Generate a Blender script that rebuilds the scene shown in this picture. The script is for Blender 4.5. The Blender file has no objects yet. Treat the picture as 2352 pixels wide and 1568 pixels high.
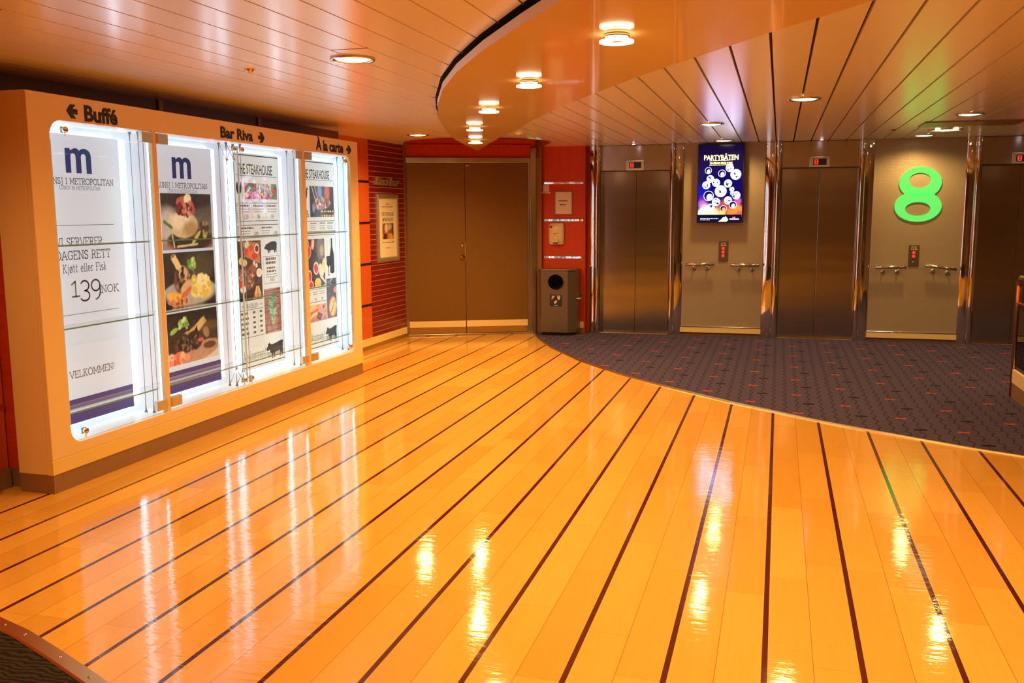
import bpy, bmesh, math, random
import numpy as np
from mathutils import Matrix, Vector
random.seed(7)
S = bpy.context.scene
C = S.collection
PI = math.pi

# ------------------------------------------------------------------ camera, world, exposure
cam_d = bpy.data.cameras.new('camera')
cam = bpy.data.objects.new('camera', cam_d)
C.objects.link(cam)
S.camera = cam
YAW, PIT, ROL, FPX, CAMH = 0.27835, 0.13893, -0.005288, 2138.24, 1.46
_f = Vector((-math.sin(YAW) * math.cos(PIT), math.cos(YAW) * math.cos(PIT), -math.sin(PIT)))
_r = Vector((math.cos(YAW), math.sin(YAW), 0))
_u = _r.cross(_f)
_r2 = math.cos(ROL) * _r + math.sin(ROL) * _u
_u2 = -math.sin(ROL) * _r + math.cos(ROL) * _u
cam.matrix_world = Matrix(((_r2.x, _u2.x, -_f.x, 0), (_r2.y, _u2.y, -_f.y, 0), (_r2.z, _u2.z, -_f.z, CAMH), (0, 0, 0, 1)))
cam_d.sensor_width = 36
cam_d.lens = FPX * 36 / 2352
cam_d.clip_start = 0.05
S.view_settings.view_transform = 'Standard'
S.view_settings.look = 'None'
S.view_settings.gamma = 1
S.view_settings.use_curve_mapping = False
S.view_settings.exposure = 0.0
S.cycles.max_bounces = 8
S.cycles.diffuse_bounces = 5
S.cycles.glossy_bounces = 4
S.cycles.transparent_max_bounces = 14
S.cycles.adaptive_threshold = .04
W = bpy.data.worlds.new('world')
S.world = W
W.use_nodes = True
W.node_tree.nodes['Background'].inputs[0].default_value = (1, .6, .3, 1)
W.node_tree.nodes['Background'].inputs[1].default_value = 0.02

WARM = (1.0, .60, .19)        # light of the ceiling lamps
P_DOWN = 58.0                 # watts of one downlight
P_SPOT = 92.0                 # watts of one halogen spot
LED = (.58, .78, 1.0)         # light of the display case strips
E_STRIP = 4.0
E_POSTER = .44
E_SCREEN = 14.0

# ------------------------------------------------------------------ helpers
def lin(r, g=None, b=None):
    if g is None:
        r, g, b = r
    f = lambda c: (c / 255 / 12.92) if c / 255 <= .04045 else ((c / 255 + .055) / 1.055) ** 2.4
    return (f(r), f(g), f(b))

class MB:
    def __init__(s):
        s.v, s.f, s.sm = [], [], []
    def add(s, vs, fs, smooth=False):
        o = len(s.v)
        s.v += [tuple(p) for p in vs]
        s.f += [tuple(i + o for i in q) for q in fs]
        s.sm += [smooth] * len(fs)
        return s
    def box(s, a, b):
        x0, y0, z0 = [min(p, q) for p, q in zip(a, b)]
        x1, y1, z1 = [max(p, q) for p, q in zip(a, b)]
        return s.add([(x0, y0, z0), (x1, y0, z0), (x1, y1, z0), (x0, y1, z0), (x0, y0, z1), (x1, y0, z1), (x1, y1, z1), (x0, y1, z1)],
                     [(0, 3, 2, 1), (4, 5, 6, 7), (0, 1, 5, 4), (1, 2, 6, 5), (2, 3, 7, 6), (3, 0, 4, 7)])
    def prism(s, pts, z0, z1, smooth=False, M=None):
        n = len(pts)
        vs = [(p[0], p[1], z0) for p in pts] + [(p[0], p[1], z1) for p in pts]
        if M is not None:
            vs = [tuple(M @ Vector(p)) for p in vs]
        o = len(s.v)
        s.add(vs, [tuple(range(n - 1, -1, -1)), tuple(range(n, 2 * n))])
        s.f += [(o + i, o + (i + 1) % n, o + n + (i + 1) % n, o + n + i) for i in range(n)]
        s.sm += [smooth] * n
        return s
    def strip(s, rows, closed=False, smooth=True):
        n = len(rows[0])
        vs = [p for r in rows for p in r]
        fs = []
        for i in range(len(rows) - 1):
            for j in range(n if closed else n - 1):
                k = (j + 1) % n
                fs.append((i * n + j, i * n + k, (i + 1) * n + k, (i + 1) * n + j))
        return s.add(vs, fs, smooth)
    def lathe(s, prof, c=(0, 0, 0), n=28, ax='z', cap=False):
        rows = []
        for r, h in prof:
            row = []
            for k in range(n):
                a = 2 * PI * k / n
                p = (r * math.cos(a), r * math.sin(a), h)
                if ax == 'y':
                    p = (p[0], p[2], p[1])
                elif ax == 'x':
                    p = (p[2], p[0], p[1])
                row.append((p[0] + c[0], p[1] + c[1], p[2] + c[2]))
            rows.append(row)
        o = len(s.v)
        s.strip(rows, True, True)
        if cap:
            s.f += [tuple(range(o + n - 1, o - 1, -1)), tuple(range(o + (len(rows) - 1) * n, o + len(rows) * n))]
            s.sm += [False, False]
        return s
    def tube(s, path, r, n=10, cap=True):
        P = [Vector(p) for p in path]
        rows = []
        t0 = (P[1] - P[0]).normalized()
        ref = Vector((0, 0, 1)) if abs(t0.z) < .9 else Vector((1, 0, 0))
        a = t0.cross(ref).normalized()
        for i, p in enumerate(P):
            if i == 0:
                t = (P[1] - P[0])
            elif i == len(P) - 1:
                t = (P[-1] - P[-2])
            else:
                t = (P[i + 1] - P[i]).normalized() + (P[i] - P[i - 1]).normalized()
            t.normalize()
            a = (a - t * a.dot(t)).normalized()
            b = t.cross(a)
            rr = r[i] if isinstance(r, (list, tuple)) else r
            rows.append([tuple(p + a * (rr * math.cos(2 * PI * k / n)) + b * (rr * math.sin(2 * PI * k / n))) for k in range(n)])
        o = len(s.v)
        s.strip(rows, True, True)
        if cap:
            s.f += [tuple(range(o + n - 1, o - 1, -1)), tuple(range(o + (len(rows) - 1) * n, o + len(rows) * n))]
            s.sm += [False, False]
        return s
    def quad(s, a, b, c, d):
        return s.add([a, b, c, d], [(0, 1, 2, 3)])
    def rect(s, u0, v0, u1, v1, w=0.0):
        return s.quad((u0, v0, w), (u1, v0, w), (u1, v1, w), (u0, v1, w))
    def flat(s, pts, w=0.0):
        return s.add([(p[0], p[1], w) for p in pts], [tuple(range(len(pts)))])
    def disc(s, c, rx, ry, w=0.0, n=28, rot=0):
        cs, sn = math.cos(rot), math.sin(rot)
        pts = []
        for k in range(n):
            a = 2 * PI * k / n
            x, y = rx * math.cos(a), ry * math.sin(a)
            pts.append((c[0] + x * cs - y * sn, c[1] + x * sn + y * cs))
        return s.flat(pts, w)
    def ring(s, c, ro, ri, w0, w1, c2=None, n=48):
        c2 = c2 or c
        rows = [[], [], [], []]
        for k in range(n):
            a = 2 * PI * k / n
            co, si = math.cos(a), math.sin(a)
            o = (c[0] + ro[0] * co, c[1] + ro[1] * si)
            i = (c2[0] + ri[0] * co, c2[1] + ri[1] * si)
            rows[0].append((o[0], o[1], w0)); rows[1].append((o[0], o[1], w1))
            rows[2].append((i[0], i[1], w1)); rows[3].append((i[0], i[1], w0))
        rows.append(rows[0])
        return s.strip(rows, True, False)
    def plate(s, outer, holes, w0, w1):
        bm = bmesh.new()
        es = []
        for loop in [outer] + holes:
            vs = [bm.verts.new((p[0], p[1], w0)) for p in loop]
            es += [bm.edges.new((vs[i], vs[(i + 1) % len(vs)])) for i in range(len(vs))]
        bmesh.ops.triangle_fill(bm, edges=es, use_beauty=True, use_dissolve=False)
        ff = list(bm.faces)
        if w1 != w0:
            g = bmesh.ops.extrude_face_region(bm, geom=ff)
            bmesh.ops.translate(bm, verts=[e for e in g['geom'] if isinstance(e, bmesh.types.BMVert)], vec=(0, 0, w1 - w0))
        bmesh.ops.recalc_face_normals(bm, faces=list(bm.faces))
        bm.verts.index_update()
        s.add([tuple(v.co) for v in bm.verts], [tuple(v.index for v in f.verts) for f in bm.faces])
        bm.free()
        return s
    def build(s, name, mat, parent=None, bevel=0, seg=2, recalc=True):
        me = bpy.data.meshes.new(name)
        me.from_pydata(s.v, [], s.f)
        me.polygons.foreach_set('use_smooth', s.sm)
        if recalc:
            bm = bmesh.new(); bm.from_mesh(me)
            bmesh.ops.recalc_face_normals(bm, faces=list(bm.faces))
            bm.to_mesh(me); bm.free()
        if mat:
            me.materials.append(mat)
        o = bpy.data.objects.new(name, me)
        C.objects.link(o)
        if parent:
            o.parent = parent
        if bevel:
            m = o.modifiers.new('bevel', 'BEVEL')
            m.width = bevel; m.segments = seg; m.limit_method = 'ANGLE'
        return o

def rrect(u0, v0, u1, v1, r, n=8):
    pts = []
    for cx, cy, a in ((u1 - r, v1 - r, 0), (u0 + r, v1 - r, 90), (u0 + r, v0 + r, 180), (u1 - r, v0 + r, 270)):
        for k in range(n + 1):
            t = math.radians(a + 90 * k / n)
            pts.append((cx + r * math.cos(t), cy + r * math.sin(t)))
    return pts

def arcp(cx, cy, rx, ry, a0, a1, n=10):
    return [(cx + rx * math.cos(math.radians(a0 + (a1 - a0) * k / n)), cy + ry * math.sin(math.radians(a0 + (a1 - a0) * k / n))) for k in range(n + 1)]

def tag(o, label=None, cat=None, group=None, kind=None):
    if label: o['label'] = label
    if cat: o['category'] = cat
    if group: o['group'] = group
    if kind: o['kind'] = kind
    return o

def struct(o):
    o['kind'] = 'structure'
    return o

def thing(name, loc, label, cat, group=None, face=None):
    """An Empty at the thing's base; face 'x' / 'y' / (dx, dy) turns local (u, v, w) into along-the-wall, up, out-of-the-wall."""
    o = bpy.data.objects.new(name, None)
    C.objects.link(o)
    o.empty_display_size = .1
    if face == 'x':
        u, w = Vector((0, 1, 0)), Vector((1, 0, 0))
    elif face == 'y':
        u, w = Vector((1, 0, 0)), Vector((0, -1, 0))
    elif face:
        u = Vector((face[0], face[1], 0)).normalized(); w = Vector((u.y, -u.x, 0))
    if face:
        M = Matrix(((u.x, 0, w.x, loc[0]), (u.y, 0, w.y, loc[1]), (u.z, 1, w.z, loc[2]), (0, 0, 0, 1)))
        o.matrix_world = M
    else:
        o.location = loc
    return tag(o, label, cat, group)

def dup(root, loc, label=None):
    r = root.copy(); C.objects.link(r)
    r.location = loc
    if label: r['label'] = label
    for ch in list(root.children):
        c = ch.copy(); C.objects.link(c); c.parent = r
        for g in ch.children:
            d = g.copy(); C.objects.link(d); d.parent = c
    return r

# ---- lettering
def text_into(mb, body, u0, v0, u1, v1, w=0.0, depth=0.0, offset=0.0, shear=0.0, rot90=False):
    cu = bpy.data.curves.new('t', 'FONT')
    cu.body = body; cu.size = 1; cu.offset = offset; cu.shear = shear
    cu.resolution_u = 4
    cu.extrude = .05 if depth else 0
    ob = bpy.data.objects.new('t', cu)
    C.objects.link(ob)
    dg = bpy.context.evaluated_depsgraph_get()
    me = bpy.data.meshes.new_from_object(ob.evaluated_get(dg))
    vs = np.array([v.co[:] for v in me.vertices])
    fs = [tuple(p.vertices) for p in me.polygons]
    bpy.data.objects.remove(ob); bpy.data.curves.remove(cu); bpy.data.meshes.remove(me)
    if rot90:
        vs = np.stack([-vs[:, 1], vs[:, 0], vs[:, 2]], 1)
    lo, hi = vs.min(0), vs.max(0)
    sc = ((u1 - u0) / (hi[0] - lo[0]), (v1 - v0) / (hi[1] - lo[1]))
    x = u0 + (vs[:, 0] - lo[0]) * sc[0]
    y = v0 + (vs[:, 1] - lo[1]) * sc[1]
    z = w + ((vs[:, 2] - lo[2]) / max(hi[2] - lo[2], 1e-6) * depth if depth else vs[:, 2] * 0)
    mb.add(np.stack([x, y, z], 1).tolist(), fs)
    return mb

def _g(*p): return list(p)
SLAB = {  # thin slab-serif strokes: (width, strokes); cap height 1
 'A': (.86, [[(0, 0), (.43, 1), (.86, 0)], [(.18, .36), (.68, .36)], [(-.1, 0), (.14, 0)], [(.72, 0), (.96, 0)]]),
 'C': (.8, [arcp(.45, .5, .45, .5, 45, 315, 14), [(.77, .98), (.77, .76)]]),
 'D': (.82, [[(.08, 0), (.08, 1)], [(-.04, 1), (.4, 1)] + arcp(.4, .5, .42, .5, 90, -90, 12) + [(-.04, 0)]]),
 'E': (.68, [[(.08, 0), (.08, 1)], [(-.04, 1), (.66, 1), (.66, .82)], [(.08, .52), (.5, .52)], [(-.04, 0), (.68, 0), (.68, .18)]]),
 'F': (.64, [[(.08, 0), (.08, 1)], [(-.04, 1), (.64, 1), (.64, .82)], [(.08, .52), (.5, .52)], [(-.06, 0), (.22, 0)]]),
 'G': (.86, [arcp(.45, .5, .45, .5, 45, 350, 16) + [(.86, .44), (.55, .44)], [(.77, .98), (.77, .76)]]),
 'H': (.86, [[(.1, 0), (.1, 1)], [(.76, 0), (.76, 1)], [(.1, .5), (.76, .5)], [(-.04, 0), (.24, 0)], [(.62, 0), (.9, 0)], [(-.04, 1), (.24, 1)], [(.62, 1), (.9, 1)]]),
 'I': (.3, [[(.15, 0), (.15, 1)], [(0, 0), (.3, 0)], [(0, 1), (.3, 1)]]),
 'J': (.42, [[(.12, 1), (.42, 1)], [(.3, 1), (.3, -.05)] + arcp(.05, -.05, .25, .2, 0, -90, 6)]),
 'K': (.8, [[(.1, 0), (.1, 1)], [(.1, .42), (.68, 1)], [(.28, .58), (.72, 0)], [(-.04, 0), (.24, 0)], [(.58, 0), (.86, 0)], [(-.04, 1), (.24, 1)], [(.55, 1), (.8, 1)]]),
 'L': (.66, [[(.1, 0), (.1, 1)], [(-.04, 1), (.24, 1)], [(-.04, 0), (.66, 0), (.66, .22)]]),
 'M': (1.05, [[(.1, 0), (.1, 1), (.52, .25), (.95, 1), (.95, 0)], [(-.04, 0), (.24, 0)], [(.81, 0), (1.09, 0)], [(-.04, 1), (.1, 1)], [(.95, 1), (1.09, 1)]]),
 'N': (.88, [[(.1, 0), (.1, 1), (.78, 0), (.78, 1)], [(-.04, 0), (.24, 0)], [(-.04, 1), (.1, 1)], [(.64, 1), (.92, 1)]]),
 'O': (.94, [arcp(.47, .5, .47, .5, 0, 360, 20)]),
 'P': (.68, [[(.1, 0), (.1, 1)], [(-.04, 1), (.4, 1)] + arcp(.4, .73, .26, .27, 90, -90, 8) + [(.1, .46)], [(-.04, 0), (.26, 0)]]),
 'R': (.76, [[(.1, 0), (.1, 1)], [(-.04, 1), (.4, 1)] + arcp(.4, .74, .26, .26, 90, -90, 8) + [(.1, .48)], [(.38, .48), (.72, 0)], [(-.04, 0), (.24, 0)], [(.62, 0), (.84, 0)]]),
 'S': (.62, [arcp(.31, .75, .27, .25, 30, 270, 10) + arcp(.31, .25, .29, .25, 90, -150, 10), [(.56, .98), (.56, .8)], [(.03, .02), (.03, .2)]]),
 'T': (.76, [[(.38, 0), (.38, 1)], [(0, .8), (0, 1), (.76, 1), (.76, .8)], [(.22, 0), (.54, 0)]]),
 'U': (.84, [[(.1, 1), (.1, .3)] + arcp(.42, .3, .32, .3, 180, 360, 10) + [(.74, 1)], [(-.04, 1), (.24, 1)], [(.6, 1), (.88, 1)]]),
 'V': (.86, [[(.02, 1), (.43, 0), (.84, 1)], [(-.1, 1), (.14, 1)], [(.72, 1), (.96, 1)]]),
 '1': (.46, [[(0, .82), (.24, 1), (.24, 0)], [(0, 0), (.48, 0)]]),
 '3': (.6, [arcp(.28, .66, .28, .34, 150, -90, 12) , arcp(.26, -.02, .32, .34, 90, -150, 12)]),
 '9': (.64, [arcp(.32, .62, .3, .38, 0, 360, 16), [(.62, .62)] + arcp(.22, .2, .4, .55, 10, -80, 8)]),
 '!': (.16, [[(.08, .3), (.08, 1)], [(.08, 0), (.08, .08)]]),
 '.': (.2, [[(.1, 0), (.1, .07)]]),
 'j': (.3, [[(.04, .68), (.22, .68), (.22, -.1)] + arcp(.04, -.1, .18, .18, 0, -90, 5), [(.2, .9), (.22, .98)]]),
 'ø': (.58, [arcp(.29, .34, .28, .35, 0, 360, 14), [(.06, -.05), (.52, .74)]]),
 't': (.4, [[(.16, .95), (.16, .12)] + arcp(.28, .12, .12, .12, 180, 290, 5), [(0, .68), (.36, .68)]]),
 'e': (.54, [[(.02, .36), (.52, .36)] + arcp(.27, .34, .26, .35, 5, 315, 12)]),
 'l': (.26, [[(.02, 1), (.13, 1), (.13, 0)], [(0, 0), (.26, 0)]]),
 'r': (.44, [[(.02, .68), (.14, .68), (.14, 0)], [(0, 0), (.28, 0)], arcp(.32, .48, .18, .2, 180, 50, 6)]),
 'i': (.26, [[(.02, .68), (.13, .68), (.13, 0)], [(0, 0), (.26, 0)], [(.12, .9), (.13, .98)]]),
 's': (.42, [arcp(.21, .51, .18, .17, 30, 270, 8) + arcp(.21, .17, .2, .17, 90, -150, 8)]),
 'k': (.56, [[(.02, 1), (.12, 1), (.12, 0)], [(0, 0), (.24, 0)], [(.12, .26), (.46, .68)], [(.22, .38), (.5, 0)]]),
 ' ': (.36, []),
}
def slab_into(mb, body, u0, v0, width, cap, sw, w=0.0, gap=.2):
    adv = []
    x = 0
    for ch in body:
        adv.append(x); x += SLAB[ch][0] + gap
    sx = width / (x - gap)
    h = sw / 2
    for ch, a in zip(body, adv):
        for st in SLAB[ch][1]:
            P = [(u0 + (a + p[0]) * sx, v0 + p[1] * cap) for p in st]
            for (ax, ay), (bx, by) in zip(P, P[1:]):
                L = math.hypot(bx - ax, by - ay) or 1e-6
                tx, ty = (bx - ax) / L * h * .8, (by - ay) / L * h * .8
                nx, ny = -(by - ay) / L * h, (bx - ax) / L * h
                mb.quad((ax - tx + nx, ay - ty + ny, w), (ax - tx - nx, ay - ty - ny, w), (bx + tx - nx, by + ty - ny, w), (bx + tx + nx, by + ty + ny, w))
    return mb

# ---- printed pictures: colour per mesh point
def vnoise(ny, nx, cells, seed):
    r = np.random.RandomState(seed)
    cy = max(2, int(cells * ny / nx)); g = r.rand(cy + 2, cells + 2)
    y = np.linspace(0, cy - .001, ny); x = np.linspace(0, cells - .001, nx)
    iy, ix = y.astype(int), x.astype(int)
    fy, fx = (y - iy)[:, None], (x - ix)[None]
    fy = fy * fy * (3 - 2 * fy); fx = fx * fx * (3 - 2 * fx)
    a = g[iy][:, ix]; b = g[iy][:, ix + 1]; c = g[iy + 1][:, ix]; d = g[iy + 1][:, ix + 1]
    return (a * (1 - fx) + b * fx) * (1 - fy) + (c * (1 - fx) + d * fx) * fy

class Pic:
    def __init__(s, w, h, bg, n=100, seed=1):
        s.w, s.h = w, h
        s.nx = n; s.ny = max(8, int(n * h / w)); s.seed = seed
        s.V, s.U = np.meshgrid(np.linspace(0, 1, s.ny), np.linspace(0, 1, s.nx), indexing='ij')
        s.a = np.zeros((s.ny, s.nx, 3)) + np.array(bg, float)
        s.k = h / w
    def grad(s, c0, c1):
        s.a = np.array(c0, float) + (np.array(c1, float) - np.array(c0, float)) * s.V[..., None]
        return s
    def _mix(s, m, col):
        s.a = s.a * (1 - m[..., None]) + np.array(col, float) * m[..., None]
    def ell(s, cx, cy, rx, ry, col, rot=0, soft=.12, rag=0, cells=9):
        s.seed += 1
        c, n = math.cos(math.radians(rot)), math.sin(math.radians(rot))
        x, y = s.U - cx, (s.V - cy) * s.k
        X, Y = (x * c + y * n) / rx, (-x * n + y * c) / (ry * s.k)
        d = np.sqrt(X * X + Y * Y)
        if rag:
            d = d + rag * (vnoise(s.ny, s.nx, cells, s.seed) - .5)
        s._mix(np.clip((1 - d) / soft + .5, 0, 1), col)
        return s
    def poly(s, pts, col, rag=0):
        s.seed += 1
        U, V = s.U, s.V
        if rag:
            U = U + rag * (vnoise(s.ny, s.nx, 12, s.seed) - .5); V = V + rag * (vnoise(s.ny, s.nx, 12, s.seed + 50) - .5)
        ins = np.zeros(U.shape, bool)
        n = len(pts)
        for i in range(n):
            (x0, y0), (x1, y1) = pts[i], pts[(i + 1) % n]
            if y0 == y1: continue
            cr = ((y0 > V) != (y1 > V)) & (U < (x1 - x0) * (V - y0) / (y1 - y0) + x0)
            ins ^= cr
        s._mix(ins.astype(float), col)
        return s
    def line(s, x0, y0, x1, y1, t, col):
        dx, dy = x1 - x0, (y1 - y0) * s.k
        L = dx * dx + dy * dy
        q = np.clip(((s.U - x0) * dx + (s.V - y0) * s.k * dy) / L, 0, 1)
        d = np.hypot(s.U - x0 - q * dx, (s.V - y0) * s.k - q * dy)
        s._mix(np.clip((t - d) / (t * .5) + .5, 0, 1), col)
        return s
    def mottle(s, amp, cells, region=None):
        s.seed += 1
        m = (vnoise(s.ny, s.nx, cells, s.seed) - .5) * 2 * amp
        if region is not None:
            m = m * region
        s.a = np.clip(s.a + m[..., None], 0, 255)
        return s
    def crumbs(s, cx, cy, rx, ry, cols, n, r):
        for k in range(n):
            a, q = random.random() * 6.283, math.sqrt(random.random())
            s.ell(cx + rx * q * math.cos(a), cy + ry * q * math.sin(a), r * (.5 + random.random()), r / s.k * (.5 + random.random()), random.choice(cols), random.random() * 180, .4, .5, 14)
        return s
    def build(s, name, mat, parent, u0, v0, w=0.0):
        xs = u0 + s.U * s.w; ys = v0 + (1 - s.V) * s.h
        me = bpy.data.meshes.new(name)
        vs = np.stack([xs.ravel(), ys.ravel(), np.full(xs.size, w)], 1)
        i = np.arange(s.ny * s.nx).reshape(s.ny, s.nx)
        fs = np.stack([i[1:, :-1].ravel(), i[1:, 1:].ravel(), i[:-1, 1:].ravel(), i[:-1, :-1].ravel()], 1)
        me.from_pydata(vs.tolist(), [], fs.tolist())
        at = me.color_attributes.new('print', 'FLOAT_COLOR', 'POINT')
        c = np.clip(s.a, 0, 255) / 255
        l = np.where(c <= .04045, c / 12.92, ((c + .055) / 1.055) ** 2.4)
        at.data.foreach_set('color', np.concatenate([l.reshape(-1, 3), np.ones((l.size // 3, 1))], 1).ravel())
        me.materials.append(mat)
        o = bpy.data.objects.new(name, me); C.objects.link(o); o.parent = parent
        return o

# ------------------------------------------------------------------ materials
class NT:
    """Small wrapper: node expressions."""
    def __init__(s, m):
        s.m = m; s.t = m.node_tree; s.n = s.t.nodes; s.l = s.t.links
    def node(s, typ, **kw):
        d = s.n.new(typ)
        for k, v in kw.items():
            setattr(d, k, v)
        return d
    def put(s, sock, val):
        if isinstance(val, bpy.types.NodeSocket):
            s.l.new(val, sock)
        else:
            sock.default_value = val
    def math(s, op, a, b=0.0, c=0.0):
        d = s.node('ShaderNodeMath', operation=op)
        s.put(d.inputs[0], a); s.put(d.inputs[1], b)
        if op in ('MULTIPLY_ADD', 'COMPARE', 'SMOOTH_MIN', 'WRAP'): s.put(d.inputs[2], c)
        return d.outputs[0]
    def mix(s, f, a, b, mode='MIX'):
        d = s.node('ShaderNodeMix', data_type='RGBA', blend_type=mode)
        s.put(d.inputs[0], f)
        for i, v in ((6, a), (7, b)):
            if not isinstance(v, bpy.types.NodeSocket) and len(v) == 3: v = (*v, 1)
            s.put(d.inputs[i], v)
        return d.outputs[2]
    def pos(s):
        d = s.node('ShaderNodeTexCoord')
        return d.outputs['Object']
    def xyz(s, v):
        d = s.node('ShaderNodeSeparateXYZ'); s.l.new(v, d.inputs[0]); return d.outputs
    def vec(s, x, y, z):
        d = s.node('ShaderNodeCombineXYZ')
        for i, v in enumerate((x, y, z)): s.put(d.inputs[i], v)
        return d.outputs[0]
    def scale(s, v, sc, loc=(0, 0, 0)):
        d = s.node('ShaderNodeMapping'); s.l.new(v, d.inputs[0])
        d.inputs['Scale'].default_value = sc; d.inputs['Location'].default_value = loc
        return d.outputs[0]
    def noise(s, v, sc, det=2, rough=.5, dist=0):
        d = s.node('ShaderNodeTexNoise'); s.l.new(v, d.inputs['Vector'])
        d.inputs['Scale'].default_value = sc; d.inputs['Detail'].default_value = det
        d.inputs['Roughness'].default_value = rough; d.inputs['Distortion'].default_value = dist
        return d.outputs[0]
    def ramp(s, f, stops):
        d = s.node('ShaderNodeValToRGB'); s.put(d.inputs[0], f)
        e = d.color_ramp.elements
        while len(e) < len(stops): e.new(.5)
        for q, (p, c) in zip(e, stops):
            q.position = p; q.color = (*c, 1) if len(c) == 3 else c
        return d.outputs[0]
    def bump(s, h, strength, dist=.01):
        d = s.node('ShaderNodeBump'); s.l.new(h, d.inputs['Height'])
        d.inputs['Strength'].default_value = strength; d.inputs['Distance'].default_value = dist
        return d.outputs[0]

def pbr(name, col=(.8, .8, .8), rough=.5, metal=0.0, spec=.5, coat=0.0, coat_rough=.05, emit=None, estr=0.0, fn=None):
    m = bpy.data.materials.new(name)
    m.use_nodes = True
    b = m.node_tree.nodes['Principled BSDF']
    b.inputs['Base Color'].default_value = (*col, 1)
    b.inputs['Roughness'].default_value = rough
    b.inputs['Metallic'].default_value = metal
    b.inputs['Specular IOR Level'].default_value = spec
    b.inputs['Coat Weight'].default_value = coat
    b.inputs['Coat Roughness'].default_value = coat_rough
    if emit:
        b.inputs['Emission Color'].default_value = (*emit, 1)
        b.inputs['Emission Strength'].default_value = estr
    if fn:
        fn(NT(m), b)
    return m

def f_floor(N, b):
    p = N.pos(); x, y, z = N.xyz(p)
    w = .152
    xi = N.math('FLOOR', N.math('DIVIDE', x, w))
    off = N.math('FRACT', N.math('MULTIPLY', N.math('SINE', N.math('MULTIPLY', xi, 12.9898)), 437.58))
    L = .93
    yy = N.math('ADD', N.math('DIVIDE', y, L), off)
    yi = N.math('FLOOR', yy)
    wn = N.node('ShaderNodeTexWhiteNoise', noise_dimensions='2D')
    N.l.new(N.vec(xi, yi, 0.0), wn.inputs['Vector'])
    rnd = wn.outputs['Value']
    g1 = N.noise(N.scale(p, (55, 2.2, 1)), 1.0, 3, .6)
    g2 = N.noise(N.scale(p, (160, 9, 1), (3, 1, 0)), 1.0, 2, .6)
    c = N.mix(rnd, (.70, .36, .060), (.84, .47, .095))
    c = N.mix(N.math('MULTIPLY', g1, .55), c, (.62, .30, .045))
    fl = N.ramp(g2, [(.66, (0, 0, 0)), (.74, (1, 1, 1))])
    c = N.mix(N.math('MULTIPLY', fl, .16), c, (.42, .18, .04))
    # thin joints
    dx = N.math('ABSOLUTE', N.math('SUBTRACT', N.math('DIVIDE', x, w), N.math('ROUND', N.math('DIVIDE', x, w))))
    j1 = N.math('LESS_THAN', dx, .0011 / w)
    dy = N.math('ABSOLUTE', N.math('SUBTRACT', yy, N.math('ROUND', yy)))
    j2 = N.math('LESS_THAN', dy, .0011 / L)
    c = N.mix(N.math('MULTIPLY', N.math('MAXIMUM', j1, N.math('MULTIPLY', j2, .6)), .75), c, (.17, .065, .015))
    # dark inlaid strips
    q = N.math('DIVIDE', x, .304)
    ds = N.math('ABSOLUTE', N.math('SUBTRACT', q, N.math('ROUND', q)))
    st = N.math('LESS_THAN', ds, .0095 / .304)
    sc = N.mix(g1, (.045, .006, .004), (.11, .013, .008))
    c = N.mix(st, c, sc)
    N.l.new(c, b.inputs['Base Color'])
    n1 = N.noise(N.scale(p, (9, 26, 1)), 1.0, 3, .6)
    n2 = N.noise(p, 2.6, 2)
    h = N.math('ADD', N.math('MULTIPLY', n1, .35), N.math('MULTIPLY', n2, 1.0))
    h = N.math('ADD', h, N.math('MULTIPLY', N.noise(N.scale(p, (40, 130, 1)), 1.0, 2), .06))
    bp = N.bump(h, .15, .012)
    N.l.new(bp, b.inputs['Normal'])
    N.l.new(bp, b.inputs['Coat Normal'])
    N.l.new(N.math('MULTIPLY_ADD', n1, .05, .045), b.inputs['Roughness'])

M = {}
M['floor'] = pbr('varnished_maple_strip', rough=.08, spec=.5, fn=f_floor)

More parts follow.
